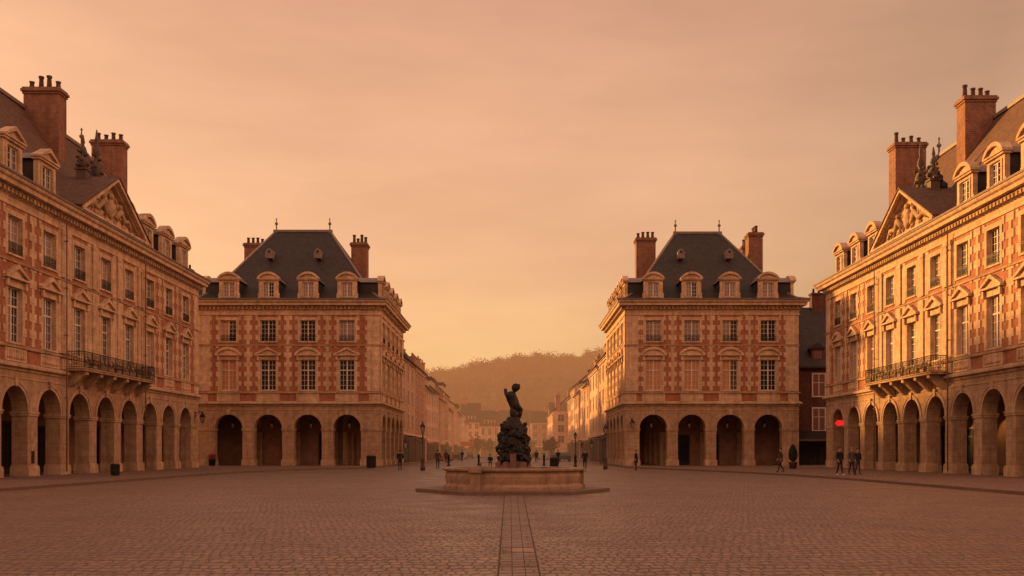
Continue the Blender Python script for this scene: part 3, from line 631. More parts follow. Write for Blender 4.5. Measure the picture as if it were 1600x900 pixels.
# ------------------------------------------------------------------ plainer houses
def far_window(w, h, fr, gl):
    def mk():
        m = MB(); m.box(-w/2 - .14, w/2 + .14, -.07, .05, -.16, -.02); m.box(-w/2 - .14, -w/2, -.05, .05, -.02, h + .16); m.box(w/2, w/2 + .14, -.05, .05, -.02, h + .16); m.box(-w/2, w/2, -.05, .05, h, h + .16); m.box(-.05, .05, -.03, .05, 0, h)
        m.box(-w/2, -.05, -.028, .05, h * .6, h * .6 + .07); m.box(.05, w/2, -.028, .05, h * .6, h * .6 + .07)
        return m.mesh('window', M[fr])
    def pn():
        m = MB(); m.poly([(-w/2, -.012, 0), (w/2, -.012, 0), (w/2, -.012, h), (-w/2, -.012, h)]); return m.mesh('pane', M[gl])
    return cached(('fw', w, h, fr), mk), cached(('fp', w, h, gl), pn)
def house(label, F, W, depth, ze, zr, floors, nb, wall='f_stone', roof='f_slate', chim=((.3, 1.2),), dorm=True, fr='f_frame', gl='f_glass', dk='f_dark', trim='f_pale', hip=False, shop=True, side_windows=0):
    root = empty('town_house', F.at(W/2, 0, 0)); tag(root, label, 'house'); L = root.location
    m = MB(); m.box(0, W, 0, depth, 0, ze); pr = [(0, ze), (depth, ze), (depth/2, zr)]
    for u, rev in ((0, False), (W, True)):
        q = [(u, d, z) for d, z in pr]
        if not hip: m.poly(q if rev else q[::-1])
    link('wall', m.mesh('wall', M[wall]), root, F.at(0) - L, F.rz)
    t = MB(); t.box(-.03, W + .03, -.28, .0, ze - .35, ze - .02); t.box(-.02, W + .02, -.16, .0, ze - .6, ze - .37)
    g = ze * .26 if shop else 0
    if shop: t.box(-.02, W + .02, -.2, .0, g + .1, g + .42)
    for x in (0, W - .45): t.box(x, x + .45, -.06, .0, g + .45, ze - .62)
    link('stone_trim', t.mesh('stone_trim', M[trim]), root, F.at(0) - L, F.rz)
    r = MB(); e = .45; sl = (zr - ze)/(depth/2)
    for (d0, z0_, d1, z1_) in ((-e, ze - sl * e + .1, depth/2, zr + .1), (depth + e, ze - sl * e + .1, depth/2, zr + .1)):
        P = [(d0, z0_), (d1, z1_), (d1, z1_ + .2), (d0, z0_ + .2)]
        a = [(-.12, d, z) for d, z in P]; b = [(W + .12, d, z) for d, z in P]
        if hip: a = [(-.12 + (W * .25 if d == depth/2 else 0), d, z) for d, z in P]; b = [(W + .12 - (W * .25 if d == depth/2 else 0), d, z) for d, z in P]
        r.loops([a, b], 0, False)
    ro = link('roof', r.mesh('roof', M[roof]), root, F.at(0) - L, F.rz)
    fh = (ze - g - .7)/floors; wh = fh * .62; ww = min(1.25, W/nb * .42); wf, wp = far_window(round(ww, 2), round(wh, 2), fr, gl)
    for k in range(floors):
        for i in range(nb):
            o = link('window', wf, root, F.at((i + .5) * W/nb, -.02, g + .45 + fh * k + fh * .16) - L, F.rz); link('pane', wp, o)
    if shop:
        for i in range(max(1, nb // 2)):
            w2 = W/max(1, nb//2); s = MB(); a, b = i * w2 + .4, (i + 1) * w2 - .4
            s.box(a, b, -.05, .0, .1, g - .1); s.box(a, b, -.14, -.052, g - .6, g - .12); s.box(a, a + .15, -.1, -.052, .1, g - .6); s.box(b - .15, b, -.1, -.052, .1, g - .6); s.box((a + b)/2 - .07, (a + b)/2 + .07, -.1, -.052, .1, g - .6)
            link('shopfront', s.mesh('shopfront', M[dk]), root, F.at(0) - L, F.rz)
    if dorm:
        for i in range(max(1, nb - 1)):
            u = (i + 1) * W/nb if nb > 1 else W/2; d = MB(); d.box(u - .7, u + .7, .35, 2.6, ze + .1, ze + 1.75, 0); d.prism([(u - .85, ze + 1.75), (u + .85, ze + 1.75), (u, ze + 2.4)], .2, 3.0, 1)
            o = link('dormer', d.mesh('dormer', [M[trim], M[roof]]), root, F.at(0) - L, F.rz)
            p = MB(); p.poly([(u - .45, .345, ze + .4), (u + .45, .345, ze + .4), (u + .45, .345, ze + 1.55), (u - .45, .345, ze + 1.55)]); link('pane', p.mesh('pane', M[gl]), o)
    for cf in chim:
        f, cw = cf[:2]; cd, ct = cf[2:] if len(cf) > 2 else (depth/2, zr + 1.7)
        c = MB(); cu = f * W; c.box(cu - cw/2, cu + cw/2, cd - .5, cd + .5, ze - .6 if len(cf) > 2 else ze + .5, ct); c.box(cu - cw/2 - .1, cu + cw/2 + .1, cd - .6, cd + .6, ct, ct + .2)
        o = link('chimney', c.mesh('chimney', M['f_brick' if fr == 'f_frame' else 'brick_dark']), root, F.at(0) - L, F.rz)
        for k in range(3):
            p = MB(); p.lathe([(.14, 0), (.12, .5), (.15, .55)], n=8); link('chimney_pot', p.mesh('chimney_pot', M['f_brick' if fr == 'f_frame' else 'brick_dark']), o, (cu - cw/2 + cw * (k + .5)/3, cd, ct + .2))
    if side_windows:   # windows in the end wall that looks to the square
        e = F.at(W); F2 = Frame(e.x, e.y, F.rz + PI/2)
        for k in range(floors):
            for i in range(side_windows):
                o = link('window', wf, root, F2.at((i + .5) * depth/side_windows, -.02, g + .45 + fh * k + fh * .16) - L, F2.rz); link('pane', wp, o)
    return root
EL = lambda x, y0: Frame(x, y0, PI/2)       # left side of the street, facing +x
ER = lambda x, y1: Frame(x, y1, -PI/2)      # right side, facing -x
rowL = [  # width, eave, ridge, floors, bays, wall, chimneys, hip, dormers, set-back, label
 (15, 13.9, 20.0, 3, 3, 'f_stone', ((.3, 3.2, .9, 16.0),), False, False, -.3, 'stone house with a very broad chimney, first after the left pavilion down the street'),  # hidden ridge raised to shade the foot of the right range
 (15.4, 13.7, 17.4, 3, 3, 'f_brick', ((.5, 4.2, 1.0, 15.4),), False, False, -.25, 'brownish house with a wide attic stack, second after the left pavilion'),
 (12, 11.6, 16.8, 3, 3, 'f_pale', ((.92, 1.4),), False, True, 0, 'cream house with dark steep roof, third after the left pavilion'),
 (14, 12.2, 17.2, 3, 4, 'f_pink', ((.1, 1.3),), False, True, -.2, 'pale pink house with dormers, fourth after the left pavilion'),
 (10, 11.0, 14.5, 3, 2, 'f_stone', ((.8, 1.5),), False, False, .2, 'narrow low stone house, fifth after the left pavilion'),
 (13, 13.0, 18.0, 3, 3, 'f_brick', ((.2, 1.4), (.85, 1.2)), True, True, 0, 'brick house with dark hipped roof, sixth after the left pavilion'),
 (15, 10.6, 15.8, 2, 4, 'f_pale', ((.5, 1.5),), False, True, -.3, 'low cream house, seventh after the left pavilion'),
 (13, 12.0, 16.6, 3, 3, 'f_pink', ((.9, 1.5),), False, False, .1, 'pink house, eighth after the left pavilion, dim in haze'),
 (17, 10.8, 16.5, 3, 4, 'f_stone', ((.3, 1.3),), True, True, .2, 'hazy stone house, ninth after the left pavilion'),
 (18, 11.6, 15.5, 3, 4, 'f_pale', ((.7, 1.4),), False, False, 0, 'hazy pale house, tenth after the left pavilion'),
 (24, 10.0, 15.6, 2, 5, 'f_pink', ((.2, 1.4),), False, True, -.3, 'last hazy house of the left street row')]
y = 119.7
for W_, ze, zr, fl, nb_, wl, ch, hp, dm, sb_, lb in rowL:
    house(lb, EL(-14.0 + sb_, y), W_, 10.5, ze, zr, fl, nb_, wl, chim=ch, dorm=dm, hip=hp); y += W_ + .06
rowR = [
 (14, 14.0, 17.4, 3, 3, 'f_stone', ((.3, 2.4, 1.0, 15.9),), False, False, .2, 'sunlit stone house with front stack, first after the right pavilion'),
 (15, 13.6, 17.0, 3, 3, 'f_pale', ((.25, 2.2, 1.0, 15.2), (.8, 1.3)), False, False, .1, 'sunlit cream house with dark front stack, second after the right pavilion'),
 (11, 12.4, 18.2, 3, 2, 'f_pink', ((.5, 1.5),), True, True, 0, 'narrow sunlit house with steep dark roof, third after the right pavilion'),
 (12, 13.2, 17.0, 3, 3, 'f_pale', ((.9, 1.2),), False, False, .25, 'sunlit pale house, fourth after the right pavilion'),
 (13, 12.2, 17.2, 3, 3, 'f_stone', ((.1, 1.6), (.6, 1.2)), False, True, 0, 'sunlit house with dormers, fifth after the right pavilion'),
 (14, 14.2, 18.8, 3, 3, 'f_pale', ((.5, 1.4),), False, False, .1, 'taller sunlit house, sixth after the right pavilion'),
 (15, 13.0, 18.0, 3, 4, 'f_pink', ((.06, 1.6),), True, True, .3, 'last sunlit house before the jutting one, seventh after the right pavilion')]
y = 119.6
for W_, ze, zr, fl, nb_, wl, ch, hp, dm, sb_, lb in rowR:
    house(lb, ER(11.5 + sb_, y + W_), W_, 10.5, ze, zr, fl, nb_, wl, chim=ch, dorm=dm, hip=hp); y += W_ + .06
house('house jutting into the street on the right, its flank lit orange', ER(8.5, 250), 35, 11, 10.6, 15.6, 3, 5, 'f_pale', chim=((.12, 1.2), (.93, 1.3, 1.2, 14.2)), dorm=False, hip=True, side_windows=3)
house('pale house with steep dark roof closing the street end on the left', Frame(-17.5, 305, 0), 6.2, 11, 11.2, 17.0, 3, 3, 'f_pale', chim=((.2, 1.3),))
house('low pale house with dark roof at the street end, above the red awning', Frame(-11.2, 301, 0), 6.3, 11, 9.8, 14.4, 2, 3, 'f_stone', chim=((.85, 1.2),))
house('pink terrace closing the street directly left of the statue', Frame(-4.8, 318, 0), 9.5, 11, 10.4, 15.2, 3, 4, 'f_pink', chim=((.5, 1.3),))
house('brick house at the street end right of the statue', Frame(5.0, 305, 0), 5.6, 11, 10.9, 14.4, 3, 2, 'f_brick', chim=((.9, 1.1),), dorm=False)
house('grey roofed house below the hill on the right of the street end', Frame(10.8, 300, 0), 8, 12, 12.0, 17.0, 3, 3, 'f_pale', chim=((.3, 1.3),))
# the dark house in the gap on the right
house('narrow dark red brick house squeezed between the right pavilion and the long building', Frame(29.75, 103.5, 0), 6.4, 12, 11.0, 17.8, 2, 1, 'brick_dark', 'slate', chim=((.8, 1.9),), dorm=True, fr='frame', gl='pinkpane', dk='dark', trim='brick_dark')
house('added dark brick house blocking sun through the gap left of the left pavilion', Frame(-40.0, 103.8, 0), 6.7, 12, 15.3, 20.6, 3, 2, 'brick_dark', 'slate', chim=((.3, 1.6),), dorm=False, fr='frame', gl='glass', dk='dark', trim='brick_dark')  # added house, mostly hidden, stops sun coming through the gap
house('unseen tall dark house added behind the left building to block low sun', Frame(-52.5, 103.9, 0), 12.2, 12, 19.5, 26.2, 4, 3, 'brick_dark', 'slate', chim=(), dorm=False, fr='frame', gl='glass', dk='dark', trim='brick_dark', hip=True)  # unseen house, placed and sized to cut off a stray sun streak

# ------------------------------------------------------------------ ground, pavements, hill
g = MB(); g.poly([(-1500, -200, 0), (1500, -200, 0), (1500, 2500, 0), (-1500, 2500, 0)]); structure('ground', g, M['setts'])
def raised(name, pts, h, mat):
    m = MB(); m.poly([(x, y, h) for x, y in pts])
    for (a, b) in zip(pts, pts[1:] + pts[:1]): m.poly([(a[0], a[1], 0), (b[0], b[1], 0), (b[0], b[1], h), (a[0], a[1], h)])
    return structure(name, m, mat)
def kerb(name, pts, h=.125, w=.3):
    m = MB(); P = [Vector((x, y, 0)) for x, y in pts]; rings = []
    for i, p in enumerate(P):
        t = (P[min(i + 1, len(P) - 1)] - P[max(i - 1, 0)]).normalized(); n = Vector((-t.y, t.x, 0)) * w/2
        rings.append([p - n, p + n, p + n + Vector((0, 0, h)), p - n + Vector((0, 0, h))])
    m.loops(rings, 0, False); return structure(name, m, M['slab'])
pl = [(-20.5, -20), (-20.6, 60), (-20.3, 70), (-19.0, 78), (-16.5, 84), (-13.6, 88), (-13.2, 119)]
raised('pavement', pl + [(-44, 119), (-44, -20)], .11, M['pave']); kerb('kerb', pl)
pr_ = [(18.9, -20), (18.6, 52), (18.1, 60), (16.9, 68), (14.5, 78), (12.0, 86), (10.9, 90), (10.7, 119)]
raised('pavement', [(44, -20)] + pr_[0:] [:0] + pr_ + [(44, 119)], .11, M['pave']); kerb('kerb', pr_)
# paved strip running to the fountain
def ex(y): t = (y - 12.2)/(31 - 12.2); return -.213 + (-.353 + .213) * t, .312 + (.29 - .312) * t
m = MB(); a, b = ex(34.6), ex(-6); m.poly([(b[0] - .02, -6, .004), (b[1] + .02, -6, .004), (a[1] + .02, 34.6, .004), (a[0] - .02, 34.6, .004)]); structure('paved_strip_bed', m, M['joint'])
m = MB(); ys = [-6, 3.2, 9.0, 13.2, 15.05, 15.75, 20.5, 27.5, 34.4]
for y0, y1 in zip(ys, ys[1:]):
    for k in range(3):
        l0, r0 = ex(y0); l1, r1 = ex(y1); gp = .006; f0, f1 = k/3, (k + 1)/3; e = .012
        m.poly([(l0 + (r0 - l0) * f0 + gp, y0 + e * 3, .008), (l0 + (r0 - l0) * f1 - gp, y0 + e * 3, .008), (l1 + (r1 - l1) * f1 - gp, y1 - e * 3, .008), (l1 + (r1 - l1) * f0 + gp, y1 - e * 3, .008)], 1 if k > 0 and 15.0 < y0 < 15.4 else 0)
structure('paved_strip', m, [M['flag'], M['flag_light']])

def hz(x, y):   # hill height
    prof_x = np.interp(x, [-400, -160, -95, -60, -40, -20, 10, 60, 140, 400], [14, 18, 22, 35, 41.5, 47, 50.5, 50, 47, 32])
    t = np.clip((y - 340)/(600 - 340), 0, 1); t = t*t*(3 - 2*t)
    b = np.clip((y - 640)/300, 0, 1)
    return prof_x * t * (1 - .4*b) + 1.6 * np.sin(x * .045 + y * .02) * t + 1.1 * np.sin(x * .11 + 1.3) * t
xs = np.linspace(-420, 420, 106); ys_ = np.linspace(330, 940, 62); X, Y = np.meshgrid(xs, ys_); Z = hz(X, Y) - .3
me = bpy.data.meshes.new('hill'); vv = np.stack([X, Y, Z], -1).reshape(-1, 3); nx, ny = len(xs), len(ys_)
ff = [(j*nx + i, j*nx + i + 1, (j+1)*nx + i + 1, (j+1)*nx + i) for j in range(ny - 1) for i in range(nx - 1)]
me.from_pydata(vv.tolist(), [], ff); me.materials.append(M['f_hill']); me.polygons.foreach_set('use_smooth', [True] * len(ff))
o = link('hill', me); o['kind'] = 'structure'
def quads_mesh(name, C, S, mat, tall=1.0):
    """Many small randomly turned leaf-clump faces as one mesh; C centres (n,3), S sizes (n,)."""
    n = len(C); A = RNG.normal(size=(n, 3)); A /= np.linalg.norm(A, axis=1, keepdims=True); B = RNG.normal(size=(n, 3)); B -= (A * B).sum(1, keepdims=True) * A; B /= np.linalg.norm(B, axis=1, keepdims=True)
    S = S[:, None]; A = A * S; B = B * S * RNG.uniform(.45, 1, (n, 1))
    V = np.stack([C - A, C - B * .8, C + A, C + B * .8], 1).reshape(-1, 3)
    me = bpy.data.meshes.new(name); me.vertices.add(4*n); me.vertices.foreach_set('co', V.ravel()); me.loops.add(4*n); me.loops.foreach_set('vertex_index', np.arange(4*n, dtype=np.int32))
    me.polygons.add(n); me.polygons.foreach_set('loop_start', np.arange(0, 4*n, 4, dtype=np.int32)); me.update(calc_edges=True); me.materials.append(mat); return me
# the wood on the hill: bare-crowned trees, one mass
Cs, Ss = [], []
for k in range(2300):
    y = RNG.uniform(365, 650); x = RNG.uniform(-150, 150) * (.55 + .45 * y/650); z0 = float(hz(x, y)); h = RNG.uniform(8, 14.5) if k > 60 else RNG.uniform(14, 19); y = y if k > 60 else RNG.uniform(590, 630); r = h * RNG.uniform(.26, .42)
    n = 70 if y < 545 else 330
    p = RNG.normal(size=(n, 3)); p /= np.linalg.norm(p, axis=1, keepdims=True); q = RNG.uniform(.05, .92, n) ** .5; lob = 1 + .22 * np.sin(p[:, 0]*5 + k) * np.cos(p[:, 1]*4 + 2*k); p *= (q * lob)[:, None]
    c = np.stack([x + p[:, 0] * r, y + p[:, 1] * r, z0 + h * .56 + p[:, 2] * h * .42], 1); Cs.append(c); Ss.append((RNG.uniform(.4, 1.0, n) if y < 545 else RNG.uniform(.5, .8, n) * (1.25 - .6 * q)))
    t = np.stack([np.full(5, x), np.full(5, y), z0 + np.linspace(.5, h * .8, 5)], 1); Cs.append(t); Ss.append(np.full(5, .45))
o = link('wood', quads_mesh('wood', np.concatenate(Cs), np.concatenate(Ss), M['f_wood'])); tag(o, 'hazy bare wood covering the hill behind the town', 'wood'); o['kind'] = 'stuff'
def street_tree(label, x, y, h, r):
    root = empty('street_tree', (x, y, 0)); tag(root, label, 'tree', 'trees at the street end')
    m = MB(); m.tube([(0, 0, 0), (.05, 0, h*.3), (0, .05, h*.6), (.02, 0, h*.85)], [.16, .12, .09, .03], 6)
    for a in range(5): m.tube([(0, 0, h*(.35 + .06*a)), (r*.5*math.cos(a*1.3), r*.5*math.sin(a*1.3), h*(.52 + .07*a))], [.07, .02], 5)
    link('trunk', m.mesh('trunk', M['f_bark']), root)
    n = 900; p = RNG.normal(size=(n, 3)); p /= np.linalg.norm(p, axis=1, keepdims=True); p *= RNG.uniform(.1, 1, (n, 1)) ** .5 * (1 + .2*np.sin(p[:, :1]*7))
    link('crown', quads_mesh('crown', p * np.array([r, r, h*.34]) + np.array([0, 0, h*.64]), RNG.uniform(.12, .3, n), M['f_leaf']), root)
for i, (X_, Y_, h, r, lb) in enumerate([(-10.2, 255, 5.6, 2.2, 'small round tree beside the red awning at the street end'), (-7.2, 262, 5.2, 2.0, 'small round tree just left of the statue at the street end'), (3.4, 258, 5.2, 2.2, 'small round tree just right of the statue at the street end'), (7.6, 205, 4.6, 1.8, 'bushy tree before the jutting house with the orange flank')]):
    street_tree(lb, X_, Y_, h, r)

# ------------------------------------------------------------------ fountain
fx_, fy_ = -.08, 37.8
fo = empty('fountain', (fx_, fy_, 0)); tag(fo, 'stone hexagonal fountain basin with a dark bronze statue on a rocky pedestal', 'fountain')
rot = R(3)
def hexa(r, z, n=6, off=0.0): return [(r * math.cos(PI/3 * k + rot + off), r * math.sin(PI/3 * k + rot + off), z) for k in range(n)]
m = MB(); m.loops([hexa(3.86, 0), hexa(3.86, .13), hexa(3.82, .15)], 0, False); link('step', m.mesh('step', M['slab']), fo)
BS = .945; m = MB(); PR = [(r_q * BS, z_q) for r_q, z_q in [(2.92, .15), (2.92, .26), (2.86, .30), (2.80, .36), (2.84, .52), (2.86, .66), (2.80, .78), (2.80, .81), (2.94, .86), (2.96, .93), (2.93, .95), (2.52, .95), (2.48, .93), (2.46, .2)]]
circ = lambda r, z: [(r * math.cos(2*PI*k/56), r * math.sin(2*PI*k/56), z) for k in range(56)]
m.loops([circ(r, z) for r, z in PR], 0, False, cap=False)
for k in range(3):
    a = -PI/2 - .53 + k * 2*PI/3; ca, sa = math.cos(a), math.sin(a)
    def blk(r0, r1, hw, z0, z1):
        rings = [[(ca*r - sa*w, sa*r + ca*w, z) for r, w in ((r0*BS, -hw), (r1*BS, -hw*.86), (r1*BS, hw*.86), (r0*BS, hw))] for z in (z0, z1)]; m.loops(rings, 0, False)
    blk(2.55, 3.0, .30, .15, .30); blk(2.55, 2.95, .26, .301, .80); blk(2.55, 3.03, .31, .801, .958)
link('basin', m.mesh('basin', M['basin']), fo)
m = MB(); m.poly(circ(2.4, .80)); link('water', m.mesh('water', M['water']), fo)
m = MB(); oc = lambda r, z: [(r * math.cos(PI/4 * k + PI/8), r * math.sin(PI/4 * k + PI/8), z) for k in range(8)]
m.loops([oc(.84, .2), oc(.84, .86), oc(.80, .9), oc(.76, 1.0), oc(.74, 1.16), oc(.66, 1.2)], 0, False)
m.box(-.12, .12, -.84, -.5, .9, 1.5); link('plinth', m.mesh('plinth', M['plinth']), fo)
# bronze rockwork with shells, beasts and children's heads
m = MB(); rr = random.Random(3)
m.lathe([(.60, 1.18), (.55, 1.5), (.50, 1.9), (.42, 2.3), (.33, 2.7), (.24, 2.95)], n=14)
for k in range(120):
    z = rr.uniform(1.22, 2.7); rad = np.interp(z, [1.2, 1.6, 2.0, 2.2, 2.75], [.60, .53, .44, .47, .32]); a = rr.uniform(0, 2*PI); s = rr.uniform(.07, .19)
    m.ico((rad * math.cos(a), rad * math.sin(a), z), (s * rr.uniform(.7, 1.4), s * rr.uniform(.7, 1.4), s * rr.uniform(.5, 1.7)), 1, .3)
for a, z, s in ((PI*.9, 2.5, .8), (-.3, 2.52, .8), (PI*.92, 2.08, 1.1), (PI*.05, 1.95, 1.15), (-PI*.5, 2.2, .9), (PI*.5, 2.1, .9), (PI*1.25, 1.6, 1), (-PI*.22, 1.55, 1)):   # crouched figures and heads
    ca, sa = math.cos(a), math.sin(a); rd = np.interp(z, [1.2, 2.0, 2.7], [.60, .50, .38])
    m.tube([(ca*rd*.5, sa*rd*.5, z - .3), (ca*rd, sa*rd, z - .15), (ca*(rd + .05), sa*(rd + .05), z + .02)], [.2*s, .16*s, .09*s], 8); m.ico((ca*(rd + .07), sa*(rd + .07), z + .13), .11*s, 2, .06)
    m.tube([(ca*rd, sa*rd, z - .05), (ca*rd + .12*sa + .1*ca, sa*rd - .12*ca + .1*sa, z - .2), (ca*(rd + .16), sa*(rd + .16), z - .32)], [.05*s, .045*s, .05*s], 6)
    m.tube([(ca*rd*.8, sa*rd*.8, z - .3), (ca*(rd + .16) - .1*sa, sa*(rd + .16) + .1*ca, z - .36), (ca*(rd + .1), sa*(rd + .1), z - .62)], [.1*s, .085*s, .05*s], 6)
def sculpt(mesh, voxel, amp, size, name, mat):
    """Fuse the modelled lumps into one cast surface and roughen it."""
    o = bpy.data.objects.new('sculpt_src', mesh); COL.objects.link(o)
    r = o.modifiers.new('r', 'REMESH'); r.mode = 'VOXEL'; r.voxel_size = voxel; r.use_smooth_shade = True
    t = bpy.data.textures.new('cast', 'CLOUDS'); t.noise_scale = size; t.noise_depth = 3
    d = o.modifiers.new('d', 'DISPLACE'); d.texture = t; d.strength = amp; d.mid_level = .5
    dg = bpy.context.evaluated_depsgraph_get(); out = bpy.data.meshes.new_from_object(o.evaluated_get(dg)); bpy.data.objects.remove(o)
    out.name = name; out.materials.clear(); out.materials.append(mat); out.polygons.foreach_set('use_smooth', [True] * len(out.polygons)); return out
rocks = link('rockwork', sculpt(m.mesh('rockwork', M['bronze']), .022, .10, .09, 'rockwork', M['bronze']), fo)
def skin_mesh(name, verts, edges, radii, mat, sub=2, root=0):
    me = bpy.data.meshes.new(name + '_src'); me.from_pydata(verts, edges, []); o = bpy.data.objects.new(name + '_src', me); COL.objects.link(o)
    sk = o.modifiers.new('skin', 'SKIN'); sk.use_smooth_shade = True; sk.branch_smoothing = .4
    for v, r in zip(me.skin_vertices[0].data, radii): v.radius = (r, r) if not isinstance(r, tuple) else r
    me.skin_vertices[0].data[root].use_root = True
    ss = o.modifiers.new('sub', 'SUBSURF'); ss.levels = ss.render_levels = sub
    dg = bpy.context.evaluated_depsgraph_get(); ev = o.evaluated_get(dg); out = bpy.data.meshes.new_from_object(ev); bpy.data.objects.remove(o); bpy.data.meshes.remove(me)
    out.name = name; out.materials.clear()
    for mm in (mat if isinstance(mat, list) else [mat]): out.materials.append(mm)
    out.polygons.foreach_set('use_smooth', [True] * len(out.polygons)); return out
# the bronze child: S-curved body, arms raised to the left, head thrown back to the right
V = [(.07, 0, 3.32), (.03, 0, 3.54), (-.10, 0, 3.74), (-.10, -.02, 3.88), (.0, 0, 3.97), (.06, 0, 4.05), (.08, 0, 4.12),       # pelvis spine chest shoulders neck head
     (.04, -.10, 3.24), (.0, -.14, 3.02), (.05, -.08, 2.80), (-.06, -.18, 2.74),            # leg
     (.16, .08, 3.22), (.12, .10, 3.0), (.05, .08, 2.78), (-.05, .06, 2.74),
     (-.16, -.15, 3.86), (-.25, -.18, 3.74), (-.30, -.11, 3.94), (-.31, -.06, 4.06),          # arm
     (-.14, .15, 3.88), (-.26, .16, 3.80), (-.31, .06, 4.0), (-.30, .02, 4.10)]
E = [(0, 1), (1, 2), (2, 3), (3, 4), (4, 5), (5, 6), (0, 7), (7, 8), (8, 9), (9, 10), (0, 11), (11, 12), (12, 13), (13, 14), (3, 15), (15, 16), (16, 17), (17, 18), (3, 19), (19, 20), (20, 21), (21, 22)]
Rd = [.285, .265, .275, .215, .11, .15, .13, .19, .16, .12, .09, .19, .16, .12, .09, .10, .085, .07, .075, .10, .085, .07, .075]
link('statue', skin_mesh('statue', V, E, Rd, M['bronze']), fo)
m = MB(); m.ico((.10, -.01, 4.12), (.165, .155, .16), 2, .05); m.ico((-.03, -.02, 4.17), (.04, .04, .035), 1)
for k in range(16): a = k * 2.4; m.ico((.12 + .10 * math.cos(a), .10 * math.sin(a), 4.11 + .008 * k), .062, 2, .05)
link('statue_hair', m.mesh('statue_hair', M['bronze']), fo)
m = MB(); m.tube([(.22, .1, 3.42), (.31, .12, 3.25), (.26, .1, 3.05), (.14, .1, 2.85)], [.06, .10, .10, .08], 6)
link('drapery', m.mesh('drapery', M['bronze']), fo)

